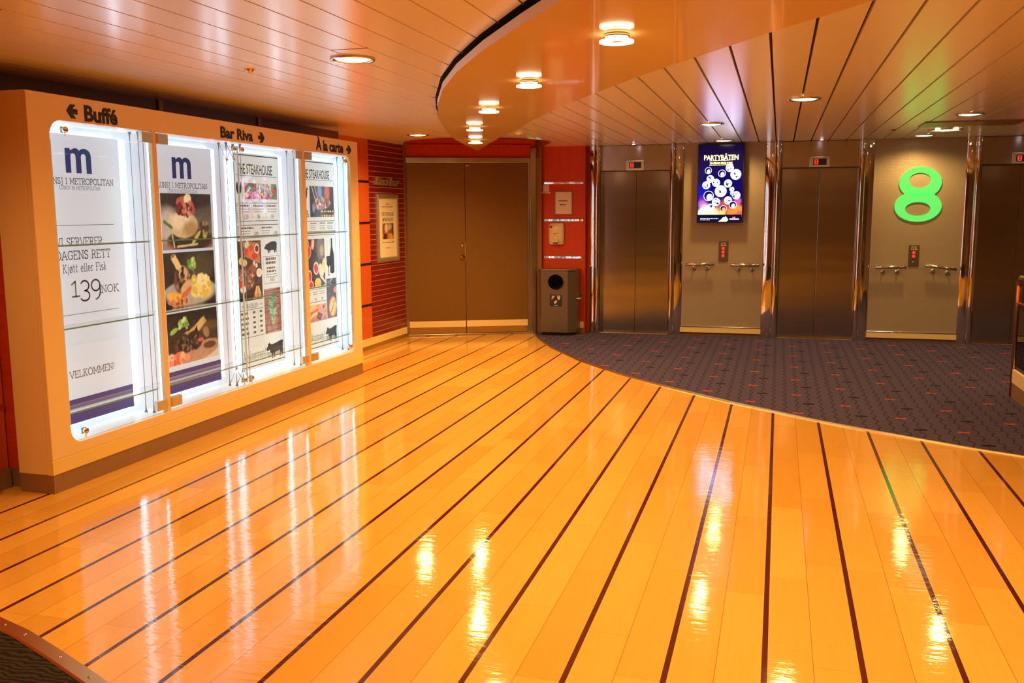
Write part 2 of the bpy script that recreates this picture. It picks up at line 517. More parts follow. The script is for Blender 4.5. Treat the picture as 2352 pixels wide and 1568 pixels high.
def f_carpet(N, b):
    p = N.pos(); x, y, z = N.xyz(p)
    def dash(x0, y0, hw, hh):
        u = N.math('DIVIDE', N.math('SUBTRACT', x, x0), .345)
        i = N.math('ROUND', u)
        du = N.math('ABSOLUTE', N.math('MULTIPLY', N.math('SUBTRACT', u, i), .345))
        par = N.math('MODULO', N.math('ADD', i, 100), 2.0)
        v = N.math('ADD', N.math('DIVIDE', N.math('SUBTRACT', y, y0), .69), N.math('MULTIPLY', par, .5))
        dv = N.math('ABSOLUTE', N.math('MULTIPLY', N.math('SUBTRACT', v, N.math('ROUND', v)), .69))
        return N.math('MULTIPLY', N.math('LESS_THAN', du, hw), N.math('LESS_THAN', dv, hh))
    fine = N.noise(N.scale(p, (240, 240, 1)), 1.0, 2, .7)
    big = N.noise(p, 7, 3)
    c = N.mix(fine, (.046, .036, .095), (.125, .098, .225))
    c = N.mix(N.math('MULTIPLY', big, .45), c, (.078, .060, .10))
    wig = N.math('MULTIPLY', N.math('SINE', N.math('MULTIPLY', y, 2 * PI / .17)), .011)
    wv = N.math('DIVIDE', N.math('ADD', x, wig), .0863)
    dl = N.math('ABSOLUTE', N.math('SUBTRACT', wv, N.math('ROUND', wv)))
    c = N.mix(N.math('MULTIPLY', N.math('LESS_THAN', dl, .055), .75), c, (.010, .008, .014))
    rows = N.math('FRACT', N.math('DIVIDE', y, .0862))
    c = N.mix(N.math('MULTIPLY', N.math('LESS_THAN', rows, .12), .35), c, (.016, .013, .02))
    dots = N.math('GREATER_THAN', N.noise(N.scale(p, (330, 160, 1)), 1.0, 1), .69)
    c = N.mix(N.math('MULTIPLY', dots, .3), c, (.22, .20, .26))
    c = N.mix(dash(.258, 8.63, .040, .022), c, (.010, .008, .012))
    zig = N.math('MULTIPLY', N.math('SINE', N.math('MULTIPLY', x, 2 * PI / .018)), .006)
    x_, y_ = x, N.math('ADD', y, zig)
    y = y_
    c = N.mix(dash(.175, 8.97, .037, .014), c, (.62, .075, .015))
    N.l.new(c, b.inputs['Base Color'])
    N.l.new(N.bump(fine, .8, .006), b.inputs['Normal'])
M['carpet'] = pbr('patterned_purple_carpet', rough=.95, spec=.15, fn=f_carpet)
def f_dcarpet(N, b):
    p = N.pos()
    w = N.node('ShaderNodeTexWave', wave_type='RINGS')
    N.l.new(p, w.inputs[0]); w.inputs['Scale'].default_value = 14; w.inputs['Distortion'].default_value = 9; w.inputs['Detail'].default_value = 2
    N.l.new(N.mix(w.outputs[1], (.012, .008, .007), (.05, .035, .025)), b.inputs['Base Color'])
    N.l.new(N.bump(N.noise(p, 300, 2), .7, .005), b.inputs['Normal'])
M['dark_carpet'] = pbr('black_carpet', rough=.95, spec=.15, fn=f_dcarpet)

def f_wood(c0, c1, vert=True):
    def fn(N, b):
        p = N.pos()
        sc = (38, 38, 1.6) if vert else (38, 1.6, 38)
        g = N.noise(N.scale(p, sc), 1.0, 4, .6, .3)
        g2 = N.noise(N.scale(p, (3, 3, .5)), 1.0, 2)
        c = N.mix(g, c0, c1)
        c = N.mix(N.math('MULTIPLY', g2, .35), c, c0)
        N.l.new(c, b.inputs['Base Color'])
        N.l.new(N.bump(g, .05, .004), b.inputs['Normal'])
    return fn
M['red_wood'] = pbr('red_cherry_veneer', rough=.4, spec=.3, fn=f_wood((.48, .026, .002), (.75, .090, .008)))
M['dark_wood'] = pbr('dark_cherry_veneer', rough=.35, fn=f_wood((.085, .016, .008), (.17, .032, .012)))
M['orange_wood'] = pbr('orange_cherry_veneer', rough=.28, coat=.2, fn=f_wood((.52, .085, .015), (.75, .15, .03)))

def f_slats(N, b):
    x, y, z = N.xyz(N.pos())
    q = N.math('FRACT', N.math('DIVIDE', z, .0555))
    m = N.math('LESS_THAN', q, .085)
    N.l.new(N.mix(m, (.20, .009, .010), (.62, .40, .26)), b.inputs['Base Color'])
    h = N.math('MINIMUM', N.math('MULTIPLY', q, 9.0), 1.0)
    N.l.new(N.bump(h, .5, .006), b.inputs['Normal'])
M['slats'] = pbr('wine_red_slatted_board', rough=.32, fn=f_slats)

def f_brush(c0, c1, rscale, bump=.03, horiz=True, wave=0.0):
    def fn(N, b):
        p = N.pos()
        g = N.noise(N.scale(p, (1.5, 1.5, 260) if horiz else (260, 260, 1.5)), 1.0, 3, .7)
        N.l.new(N.mix(g, c0, c1), b.inputs['Base Color'])
        h = g
        if wave:
            h = N.math('ADD', N.math('MULTIPLY', g, .004), N.math('MULTIPLY', N.noise(N.scale(p, (.8, .8, 3.2)), 1.0, 1), wave))
        N.l.new(N.bump(h, 1.0 if wave else .25, .004), b.inputs['Normal'])
        b.inputs['Anisotropic'].default_value = .6
        b.inputs['Anisotropic Rotation'].default_value = .25
    return fn
M['brushed'] = pbr('brushed_stainless_steel', rough=.15, metal=1, fn=f_brush((.38, .35, .31), (.52, .48, .43), 1, wave=.8))
M['brushed_light'] = pbr('satin_stainless_steel', rough=.26, metal=1, fn=f_brush((.45, .41, .36), (.56, .51, .45), 1, wave=.4))
def f_chrome(N, b):
    p = N.pos()
    h = N.noise(N.scale(p, (4, 4, 1.8)), 1.0, 2)
    N.l.new(N.bump(h, .35, .012), b.inputs['Normal'])
M['chrome'] = pbr('polished_chrome', (.74, .70, .66), rough=.04, metal=1, fn=f_chrome)
M['steel'] = pbr('polished_steel_fitting', (.72, .68, .62), rough=.14, metal=1)
M['brass'] = pbr('worn_brass_edging', (.66, .50, .26), rough=.3, metal=1)
M['copper_tube'] = pbr('brass_tube', (.75, .42, .18), rough=.16, metal=1)

def f_perf(N, b):
    x, y, z = N.xyz(N.pos())
    P_ = .0155
    dx = N.math('SUBTRACT', N.math('FRACT', N.math('DIVIDE', x, P_)), .5)
    dz = N.math('SUBTRACT', N.math('FRACT', N.math('DIVIDE', y, P_)), .5)
    r = N.math('SQRT', N.math('ADD', N.math('MULTIPLY', dx, dx), N.math('MULTIPLY', dz, dz)))
    d = N.math('SUBTRACT', 1.0, N.math('MINIMUM', N.math('DIVIDE', r, .28), 1.0))
    N.l.new(N.mix(N.math('MULTIPLY', N.math('LESS_THAN', r, .2), .5), (.43, .365, .27), (.20, .165, .12)), b.inputs['Base Color'])
    N.l.new(N.bump(d, .5, .002), b.inputs['Normal'])
M['perf'] = pbr('beige_dimpled_metal', rough=.34, metal=.25, fn=f_perf)

M['perf_plain'] = pbr('beige_wall_panel', (.34, .29, .22), rough=.5)
def f_speck(base, dark, amt=.25, sc=60):
    def fn(N, b):
        g = N.noise(N.pos(), sc, 4, .7)
        N.l.new(N.mix(N.math('MULTIPLY', g, amt), base, dark), b.inputs['Base Color'])
        N.l.new(N.bump(g, .06, .002), b.inputs['Normal'])
    return fn
M['cream'] = pbr('cream_lacquered_board', rough=.33, fn=f_speck((.84, .63, .335), (.78, .56, .285), .4, 3))
M['yellow'] = pbr('yellow_cream_board', rough=.35, fn=f_speck((.84, .62, .22), (.72, .5, .16), .4, 5))
M['cream_base'] = pbr('cream_skirting', rough=.4, fn=f_speck((.88, .70, .36), (.70, .52, .24), .4, 9))
M['plinth'] = pbr('brown_laminate_plinth', rough=.35, metal=.2, fn=f_speck((.33, .19, .10), (.22, .11, .05), .5, 12))
M['door'] = pbr('bronze_painted_steel', rough=.36, metal=.35, fn=f_speck((.23, .125, .038), (.17, .088, .025), .5, 26))
M['ceil'] = pbr('pale_lacquered_ceiling_planks', rough=.24, spec=.5, coat=.5, coat_rough=.2, fn=f_speck((.95, .89, .82), (.93, .85, .76), .4, 2.5))
M['lens'] = pbr('glossy_cream_panel', (.92, .64, .25), rough=.14, coat=.4, coat_rough=.03, fn=None)
M['fascia'] = pbr('white_edge_strip', (.85, .80, .74), rough=.4)
M['void'] = pbr('dark_void', (.02, .012, .008), rough=.8)
M['bin'] = pbr('grey_brown_metal', rough=.38, metal=.5, fn=f_speck((.155, .115, .085), (.12, .085, .06), .4, 30))
M['black'] = pbr('black_plastic', (.012, .011, .012), rough=.35)
M['ink'] = pbr('black_ink', (.015, .013, .013), rough=.5)
M['ink_soft'] = pbr('grey_ink', (.20, .19, .19), rough=.6)
M['ink_blue'] = pbr('navy_ink', (.010, .028, .15), rough=.5, emit=(.01, .03, .16), estr=.4)
M['ink_violet'] = pbr('violet_ink', (.035, .032, .17), rough=.5, emit=(.035, .032, .17), estr=.5)
M['ink_mauve'] = pbr('mauve_ink', (.18, .15, .25), rough=.5, emit=(.18, .15, .25), estr=.5)
M['white'] = pbr('white_board', (.84, .92, .97), rough=.4)
M['paper'] = pbr('backlit_poster_film', (.50, .54, .58), rough=.35, emit=(.74, .90, 1.06), estr=E_POSTER)
M['paper_warm'] = pbr('backlit_menu_film', (.50, .54, .52), rough=.35, emit=(.88, .98, .98), estr=E_POSTER)
M['strip'] = pbr('led_strip_light', (.9, .9, .9), emit=LED, estr=E_STRIP)
M['lamp'] = pbr('lit_lamp_diffuser', (.9, .8, .6), emit=(1, .80, .48), estr=5.0)
M['lamp_hot'] = pbr('lit_halogen_lamp', (.9, .8, .6), emit=(1, .84, .58), estr=14.0)
M['lamp_cold'] = pbr('lit_cool_lamp', (.9, .9, .9), emit=(.9, .86, 1.0), estr=10.0)
M['frost'] = pbr('lit_frosted_glass', (.9, .85, .75), rough=.3, emit=(1, .82, .52), estr=4.0)
M['green'] = pbr('lit_green_acrylic', (.02, .2, .03), rough=.3, emit=(.14, .86, .15), estr=.92)
M['red_led'] = pbr('lit_red_digit', (.3, .01, .01), emit=(1, .02, .015), estr=2.2)
M['red_button'] = pbr('lit_red_button', (.5, .02, .02), rough=.2, emit=(1, .05, .04), estr=.9)
M['plastic'] = pbr('ivory_plastic', (.80, .66, .46), rough=.3)
M['peach'] = pbr('white_paper_notice', (.86, .74, .62), rough=.25)
M['red_ink'] = pbr('red_ink', (.55, .015, .02), rough=.5)
M['navy'] = pbr('dark_navy_sticker', (.012, .014, .03), rough=.4)
M['sticker_ink'] = pbr('pale_sticker_ink', (.62, .48, .46), rough=.5)
M['stainless_frame'] = pbr('silver_aluminium_frame', (.72, .66, .52), rough=.3, metal=.8)
M['paint_cream'] = pbr('cream_poster_paper', (.88, .80, .62), rough=.4)
def print_mat(name, estr, gloss=.3):
    def fn(N, b):
        a = N.node('ShaderNodeVertexColor'); a.layer_name = 'print'
        N.l.new(a.outputs[0], b.inputs['Base Color'])
        if estr:
            N.l.new(a.outputs[0], b.inputs['Emission Color'])
            b.inputs['Emission Strength'].default_value = estr
    return pbr(name, rough=gloss, fn=fn)
M['photo'] = print_mat('printed_photo_backlit', E_POSTER)
M['photo_plain'] = print_mat('printed_photo', 0)
M['screen'] = print_mat('lit_display', E_SCREEN, .12)
def glass_mat(name, tint, refl_rough=.02):
    m = bpy.data.materials.new(name); m.use_nodes = True
    N = NT(m); N.n.clear()
    out = N.node('ShaderNodeOutputMaterial'); t = N.node('ShaderNodeBsdfTransparent'); g = N.node('ShaderNodeBsdfGlossy'); fr = N.node('ShaderNodeFresnel'); mx = N.node('ShaderNodeMixShader')
    t.inputs[0].default_value = (*tint, 1); g.inputs['Roughness'].default_value = refl_rough
    fr.inputs[0].default_value = 1.45
    ge = N.node('ShaderNodeNewGeometry')
    N.l.new(N.math('MULTIPLY', fr.outputs[0], N.math('SUBTRACT', 1.0, ge.outputs['Backfacing'])), mx.inputs[0]); N.l.new(t.outputs[0], mx.inputs[1]); N.l.new(g.outputs[0], mx.inputs[2]); N.l.new(mx.outputs[0], out.inputs[0])
    return m
M['glass'] = glass_mat('clear_glass', (.96, .98, .98))
M['smoke_glass'] = glass_mat('smoked_glass', (.10, .08, .07))
M['glass_edge'] = pbr('green_glass_edge', (.20, .42, .40), rough=.15, coat=.3)
M['glass_edge_pale'] = pbr('pale_blue_glass_edge', (.62, .86, .90), rough=.15)
M['cable'] = pbr('steel_cable', (.30, .28, .28), rough=.35, metal=.8)

# ------------------------------------------------------------------ the setting
H = 2.215      # ceiling
WY = 11.0      # lift wall
def lerp(t, a, b): return a + (b - a) * t
edge = [(-2.86, 10.95), (-2.771, 10.682), (-2.60, 10.25), (-2.33, 9.68), (-1.854, 8.886), (-1.538, 8.465), (-1.235, 8.091), (-.929, 7.775), (-.624, 7.48),
        (-.315, 7.19), (-.011, 6.95), (.293, 6.705), (.595, 6.49), (.899, 6.29), (1.197, 6.115), (1.452, 5.99), (1.8, 5.82), (2.4, 5.6), (3.2, 5.38), (5.2, 5.1)]
near = [(-4.1, 3.02), (-3.4, 2.80), (-2.642, 2.54), (-2.504, 2.495), (-2.261, 2.389), (-2.024, 2.28), (-1.6, 2.05), (-1.1, 1.72), (-.6, 1.30), (-.2, .8)]

fl = MB()
fl.box((-4.35, -3.2, -.06), (5.4, 11.3, 0))
struct(fl.build('floor', M['floor']))
cp = MB(); n = len(edge)
top = .006
for i in range(n - 1):
    a, b_ = edge[i], edge[i + 1]
    cp.quad((a[0], a[1], top), (b_[0], b_[1], top), (b_[0], 11.2, top), (a[0], 11.2, top))
struct(cp.build('floor_carpet', M['carpet']))
def ribbon(mb, pts, hw, z0, z1):
    R = []
    for i, p in enumerate(pts):
        a = Vector(pts[max(i - 1, 0)]); b_ = Vector(pts[min(i + 1, len(pts) - 1)])
        t = (b_ - a).normalized(); nrm = Vector((-t.y, t.x))
        q = Vector(p)
        A, B = q + nrm * hw, q - nrm * hw
        R.append([(A.x, A.y, z0), (A.x * .85 + B.x * .15, A.y * .85 + B.y * .15, z1), (A.x * .15 + B.x * .85, A.y * .15 + B.y * .85, z1), (B.x, B.y, z0)])
    return mb.strip(R, False, False)
struct(ribbon(MB(), edge, .013, 0, .010).build('trim_1', M['brass']))
dk = MB()
for a, b_ in zip(near, near[1:]):
    dk.quad((a[0], -3.2, .005), (b_[0], -3.2, .005), (b_[0], b_[1], .005), (a[0], a[1], .005))
struct(dk.build('floor_dark_carpet', M['dark_carpet']))
tr = struct(ribbon(MB(), near, .035, 0, .011).build('trim_2', M['brass']))
sc = MB()
for t in (2.25, 3.1, 4.1, 4.9):
    i = int(t); f = t - i
    sc.lathe([(.006, .0105), (.0055, .0125), (0.0005, .013)], (lerp(f, near[i][0], near[i + 1][0]), lerp(f, near[i][1], near[i + 1][1]), 0), 10)
sc.build('screw', M['steel'], tr)

# door line and the opening in the ceiling in front of it
DA = Vector((-4.2, 10.18)); DD = Vector((.9121687, .40981492)); DN = Vector((DD.y, -DD.x))
def dpt(d, nn): return DA + DD * d + DN * nn
cut = [dpt(0.0, -.03), dpt(0.0, .6)] + [dpt(.79 + .80 * math.cos(math.radians(a)), .62 + .80 * math.sin(math.radians(a))) for a in range(176, -1, -8)] + [dpt(1.59, .3), dpt(1.59, -.03)]
cut = [(p.x, p.y) for p in cut]
def inside(px, py, poly):
    r = False
    for (x0, y0), (x1, y1) in zip(poly, poly[1:] + poly[:1]):
        if (y0 > py) != (y1 > py) and px < (x1 - x0) * (py - y0) / (y1 - y0) + x0: r = not r
    return r
lensL = [(1.7, .7), (1.1, 1.3), (.4, 1.95), (-.25, 2.6), (-.716, 3.125), (-.945, 3.47), (-1.256, 3.966), (-1.572, 4.53), (-1.868, 5.137), (-2.21, 5.963), (-2.48, 6.706), (-2.84, 7.90), (-3.05, 8.70), (-3.384, 10.44)]
lensR = [(2.0, 1.2), (1.5, 1.85), (.9, 2.6), (.5, 3.13), (.282, 3.436), (.14, 3.64), (-.025, 3.874), (-.19, 4.128), (-.357, 4.39), (-.523, 4.645), (-.682, 4.90), (-.847, 5.18), (-1.018, 5.48), (-1.18, 5.77), (-1.346, 6.067), (-1.514, 6.39), (-1.711, 6.79), (-1.89, 7.17), (-2.193, 7.85), (-2.54, 8.54), (-2.93, 9.40), (-3.384, 10.44)]
def interp(pts, x, ix, iy):
    q = sorted(pts, key=lambda p: p[ix])
    if x <= q[0][ix]: return q[0][iy]
    for a, b_ in zip(q, q[1:]):
        if x <= b_[ix]: return a[iy] + (b_[iy] - a[iy]) * (x - a[ix]) / max(b_[ix] - a[ix], 1e-9)
    return q[-1][iy]
midline = [((interp(lensL, y, 1, 0) + interp(lensR, y, 1, 0)) / 2, y) for y in [1.0 + .3 * k for k in range(32)]]

gapL = [(p[0] - .012, p[1] - .007) for p in lensL]
def planks(name, phase, pitch, x0, x1, left, gap=.0045):
    mb = MB()
    k0 = math.floor((x0 - phase) / pitch)
    x = phase + k0 * pitch
    while x < x1:
        a, b_ = max(x + gap, x0), min(x + pitch - gap, x1)
        x += pitch
        if b_ - a < .01: continue
        nsub = 4
        for s_ in range(nsub):
            u0, u1 = lerp(s_ / nsub, a, b_), lerp((s_ + 1) / nsub, a, b_)
            um = (u0 + u1) / 2
            ys = interp(midline, um, 0, 1)
            lo, hi = (-3.2, ys) if left else (ys, 11.2)
            e0 = e1 = None
            if um > 1.2: lo, hi = (-3.2, 1.0) if left else (1.0, 11.2)
            elif left and um > -2.9:
                e0, e1 = interp(gapL, u0, 0, 1), interp(gapL, u1, 0, 1)
                hi = (e0 + e1) / 2
            runs = []; st = None; y = lo
            while y < hi:
                ok = not inside(um, y, cut)
                if ok and um < -2.5:      # nothing behind the slanted door wall
                    dv = (Vector((um, y)) - DA).dot(DN)
                    if dv < -.05 and um < -2.82: ok = False
                if ok and st is None: st = y
                if not ok and st is not None:
                    runs.append((st, y)); st = None
                y += .02
            if st is not None: runs.append((st, hi))
            for p, q in runs:
                if e0 is not None and q == hi:
                    mb.quad((u0, p, H), (u0, e0, H), (u1, e1, H), (u1, p, H))
                else:
                    mb.quad((u0, p, H), (u0, q, H), (u1, q, H), (u1, p, H))
                if s_ == 0: mb.quad((u0, p, H), (u0, p, H + .02), (u0, q, H + .02), (u0, q, H))
                if s_ == nsub - 1: mb.quad((u1, p, H), (u1, q, H), (u1, q, H + .02), (u1, p, H + .02))
    return struct(mb.build(name, M['ceil'], recalc=False))
planks('ceiling_left', -.933, .1876, -4.4, 5.4, True)
planks('ceiling_right', .121, .1855, -4.4, 5.4, False, .0065)
bk = MB(); bk.quad((-4.45, -3.2, H + .02), (5.4, -3.2, H + .02), (5.4, 8.7, H + .02), (-4.45, 8.7, H + .02))
bk.quad((-2.3, 8.7, H + .02), (5.4, 8.7, H + .02), (5.4, 11.3, H + .02), (-2.3, 11.3, H + .02))
struct(bk.build('ceiling_backing', M['void']))
jn = MB()
for (xa, xb, y) in ((-2.06, -1.87, 4.12), (-3.0, -2.82, 2.95), (1.98, 2.17, 6.2)):
    jn.box((xa, y, H - .0012), (xb, y + .005, H + .002))
struct(jn.build('ceiling_joint', M['void']))
# chrome rim of the opening and the raised recess above it
rim = MB()
rows = [[] for _ in range(4)]
for i, p in enumerate(cut):
    c0 = dpt(.79, .5)
    q = Vector(p); o = (q - c0).normalized()
    for r_, (e, z) in zip(rows, ((.012, H + .0), (.012, H - .012), (-.008, H - .012), (-.008, H + .10))):
        r_.append((q.x + o.x * e, q.y + o.y * e, z))
rim.strip(rows, False, False)
struct(rim.build('trim_3', M['chrome']))
rc = MB()
rc.strip([[(p[0], p[1], H + .10) for p in cut], [(p[0], p[1], 2.62) for p in cut]], False, False)
rc.flat(cut, 2.62)
struct(rc.build('ceiling_recess', M['red_wood']))
# glossy dropped panel in the middle of the ceiling
LZ = 2.15
outl = lensL + lensR[::-1][1:]
pl = MB()
pl.plate(outl, [], LZ, LZ + .036)
lens = struct(pl.build('ceiling_panel', M['lens']))
fa = MB()
R = []
for i, p in enumerate(lensL[:-2]):
    t = (Vector(lensL[min(i + 1, len(lensL) - 1)]) - Vector(lensL[max(i - 1, 0)])).normalized()
    nr = Vector((-t.y, t.x))
    a = Vector(p) + nr * .002; b_ = Vector(p) - nr * .010
    R.append([(a.x, a.y, LZ - .001), (a.x, a.y, LZ + .040), (b_.x, b_.y, LZ + .040)])
fa.strip(R, False, False)
struct(fa.build('trim_4', M['fascia']))

# walls
LX = -4.05
wl = MB()
wl.box((-4.35, 3.94, 0), (LX, 8.22, 2.30))
struct(wl.build('wall_left', M['dark_wood']))
wl2 = MB(); wl2.box((-4.35, -3.2, 0), (-3.95, 3.94, 2.30))
wn = struct(wl2.build('wall_left_near', M['orange_wood']))
tm = MB()
for y in (5.545, 6.797): tm.box((LX, y - .022, 1.9), (LX + .012, y + .022, H))
struct(tm.build('trim_5', M['plinth']))
tm = MB()
for z in (.884, .443, 1.50): tm.box((-3.95, -3, z - .014), (-3.942, 3.94, z + .014))
struct(tm.build('trim_6', M['copper_tube']))
bb = MB(); bb.box((-3.95, -3.2, 0), (-3.935, 3.94, .105))
struct(bb.build('baseboard_left', M['plinth']))
ps = MB(); ps.prism(rrect(-3.95, 3.66, -3.845, 3.765, .03, 4), 0, 2.22)
struct(ps.build('trim_7', M['red_wood']))
RX = -4.18
wr = MB(); wr.box((-4.45, 8.22, 0), (RX - .02, 10.2, 2.30))
struct(wr.build('wall_left_far', M['dark_wood']))
ow = MB(); ow.box((RX - .02, 8.22, .12), (RX, 9.16, 2.215))
struct(ow.build('wall_left_strip', M['orange_wood']))
bm_ = MB()
for z in (1.775, 1.347, .914, .479): bm_.box((RX, 8.22, z - .012), (RX + .004, 9.16, z + .012))
struct(bm_.build('trim_8', M['black']))
sl = MB(); sl.box((RX - .02, 9.16, .12), (RX + .002, 10.11, 2.215))
struct(sl.build('wall_left_slats', M['slats']))
bb = MB(); bb.box((RX - .02, 8.22, .045), (RX + .012, 9.172, .122)); bb.box((RX - .02, 9.178, .045), (RX + .012, 10.11, .122))
struct(bb.build('baseboard_left_far', M['cream_base'], bevel=.003))
bb = MB(); bb.box((RX - .02, 8.22, 0), (RX + .006, 10.11, .045))
struct(bb.build('baseboard_left_foot', M['brass']))
jb = MB(); jb.box((RX - .03, 10.11, 0), (RX + .012, 10.19, 2.3))
struct(jb.build('trim_9', M['plinth']))

# lift wall: concrete-dark body behind, cladding comes as separate pieces
wb = MB(); wb.box((-2.85, 11.16, 0), (5.4, 11.3, 2.35))
struct(wb.build('wall_back', M['void']))
rw = MB(); rw.box((-2.82, 10.92, .0), (-2.215, 11.16, H))
struct(rw.build('wall_back_red', M['red_wood']))
cs = MB()
for z in (1.79, 1.352, .91, .465): cs.box((-2.815, 10.914, z - .0135), (-2.235, 10.921, z + .0135))
struct(cs.build('trim_10', M['chrome'], bevel=.002))
bb = MB(); bb.box((-2.83, 10.905, .065), (-2.225, 10.921, .142))
struct(bb.build('baseboard_back', M['cream_base'], bevel=.003))
bb = MB(); bb.box((-2.815, 10.912, .006), (-2.22, 10.921, .062))
struct(bb.build('baseboard_back_foot', M['plinth']))
# room behind the camera and to the right
wk = MB(); wk.box((-4.35, -3.35, 0), (5.4, -3.2, 2.30)); struct(wk.build('wall_front', M['perf_plain']))
wk = MB(); wk.box((5.4, -3.35, 0), (5.55, 11.3, 2.30)); struct(wk.build('wall_right', M['perf_plain']))

# ------------------------------------------------------------------ lamps
def lamp(name, kind, parent, loc, power, color=WARM, size=.05, angle=120, blend=.6):
    d = bpy.data.lights.new(name, kind)
    d.energy = power; d.color = color
    if kind == 'SPOT':
        d.spot_size = math.radians(angle); d.spot_blend = blend; d.shadow_soft_size = size
    elif kind == 'AREA':
        d.shape = 'DISK'; d.size = size
    else:
        d.shadow_soft_size = size
    o = bpy.data.objects.new(name, d); C.objects.link(o); o.parent = parent; o.location = loc
    return o
def downlight(x, y, label, power=P_DOWN, group='round downlights in the plank ceiling'):
    t = thing('ceiling_downlight', (x, y, H), label, 'ceiling light', group)
    MB().lathe([(.108, 0), (.112, -.006), (.106, -.012), (.094, -.010), (.088, -.002), (.084, .004)], n=32).build('trim_ring', M['chrome'], t)
    MB().lathe([(.088, -.004), (.070, -.010), (.04, -.014), (.001, -.015)], n=32).build('diffuser', M['lamp'], t)
    lamp('downlight_lamp', 'SPOT', t, (0, 0, -.03), power, size=.055, angle=160, blend=.6)
    return t
DL = [(-2.063, 4.37, 'round downlight in the left plank ceiling in front of the display case'),
      (-3.453, 8.75, 'round downlight near the left edge of the ceiling opening by the double doors'),
      (.137, 6.85, 'round downlight in the right plank ceiling, largest and nearest there'),
      (-.606, 8.557, 'round downlight in the ceiling nearest in front of the blue party poster screen'),
      (1.437, 8.357, 'round downlight beside the dark ceiling hatch'),
      (-.612, 10.56, 'round downlight close above the party poster screen'),
      (1.40, 10.56, 'round downlight close above the green number eight')]
for x, y, l in DL: downlight(x, y, l)
# lamps of the same kind further along the same ceilings, out of the frame
for x, y in ((-3.1, 2.5), (-2.1, 1.2), (-2.1, -1.4), (2.6, 3.6), (3.0, 6.9), (3.2, 9.2), (1.2, 4.2), (2.2, .6)):
    downlight(x, y, 'round downlight in the plank ceiling beside the camera, outside the picture')
def spotlamp(x, y, label, power=P_SPOT):
    t = thing('halogen_spotlight', (x, y, LZ), label, 'spotlight', 'halogen spotlights on the glossy ceiling panel')
    MB().ring((0, 0), (.068, .068), (.036, .036), -.034, -.026).build('glass_ring', M['frost'], t)
    MB().lathe([(.040, 0), (.050, -.003), (.052, -.012), (.045, -.016), (.036, -.012), (.034, 0)], n=28).build('trim_ring', M['steel'], t)
    MB().lathe([(.033, -.003), (.026, -.010), (.001, -.013)], n=20).build('lamp', M['lamp_hot'], t)
    for k in range(3):
        a = k * 2 * PI / 3 + .5
        c, s_ = .044 * math.cos(a), .044 * math.sin(a)
        MB().tube([(c, s_, -.010), (c, s_, -.030)], .003, 8).build('post', M['steel'], t)
    lamp('halogen_lamp', 'SPOT', t, (0, 0, -.045), power, size=.045, angle=160 if power > P_SPOT else 150, blend=.9)
    return t
SP = [(-.642, 3.772, 'largest and nearest halogen spotlight on the glossy ceiling panel'),
      (-1.31, 4.939, 'second nearest halogen spotlight on the glossy ceiling panel'),
      (-1.898, 6.109, 'middle one of the five halogen spotlights on the glossy panel'),
      (-2.432, 7.427, 'second last halogen spotlight before the pointed tip of the glossy panel'),
      (-2.868, 8.781, 'halogen spotlight at the pointed tip of the glossy ceiling panel')]
for i, (x, y, l) in enumerate(SP): spotlamp(x, y, l, P_SPOT * (1.9 if i == 4 else 1.5 if i == 3 else 1))
spotlamp(.1, 2.72, 'halogen spotlight on the glossy panel above the camera, outside the picture')
spotlamp(.95, 1.85, 'halogen spotlight on the glossy panel behind the camera, outside the picture')
for x, l in ((-1.63, 'tiny bright ceiling lamp above the left lift'), (.41, 'tiny bright ceiling lamp above the middle lift'), (2.43, 'tiny ceiling lamp above the right lift')):
    t = thing('mini_downlight', (x, 10.80, H), l, 'ceiling light', 'tiny lamps above the lifts')
    MB().lathe([(.030, 0), (.031, -.006), (.024, -.007), (.020, -.001)], n=20).build('trim_ring', M['chrome'], t)
    MB().lathe([(.022, -.004), (.012, -.010), (.001, -.012)], n=16).build('lamp', M['lamp_cold'], t)
    lamp('mini_lamp', 'SPOT', t, (0, 0, -.02), 3.0, color=(1, .7, .45), size=.02, angle=110)
t = thing('recessed_square_light', (1.50, 9.90, H), 'rectangular lit ceiling lamp behind the dark hatch', 'ceiling light')
MB().ring((0, 0), (.16, .16), (.135, .135), -.012, 0, n=4).build('frame', M['stainless_frame'], t)
MB().box((-.10, -.10, -.008), (.10, .10, -.002)).build('diffuser', M['lamp'], t)
t.rotation_euler = (0, 0, 0)
lamp('square_lamp', 'SPOT', t, (0, 0, -.03), 10, size=.08, angle=140)
# hatch, detectors
t = tag(MB().box((1.20, 9.0, H - .010), (2.02, 9.47, H + .004)).build('ceiling_hatch', M['plinth'], bevel=.004), 'dark brown access hatch in the ceiling between two lamps', 'hatch')
t = thing('smoke_detector', (-2.73, 4.514, H), 'small brown sensor on the left plank ceiling', 'detector')
MB().lathe([(.024, 0), (.024, -.006), (.016, -.014), (.012, -.022), (.001, -.024)], n=20).build('head', M['copper_tube'], t)
MB().lathe([(.030, 0), (.030, -.003), (.022, -.005)], n=20).build('base', M['ceil'], t)
t = thing('sprinkler', (-2.47, 8.93, H), 'small ceiling sprinkler at the right of the glossy tip', 'sprinkler')
MB().lathe([(.045, 0), (.043, -.008), (.020, -.014), (.016, -.024), (.001, -.026)], n=20).build('head', M['ceil'], t)
MB().lathe([(.02, -.024), (.02, -.027), (.001, -.028)], n=16).build('deflector', M['brass'], t)
t = thing('ceiling_sensor', (1.02, 9.75, H), 'tiny round sensor in the ceiling before the green number', 'sensor')
MB().lathe([(.026, 0), (.022, -.010), (.001, -.012)], n=20).build('head', M['plinth'], t)

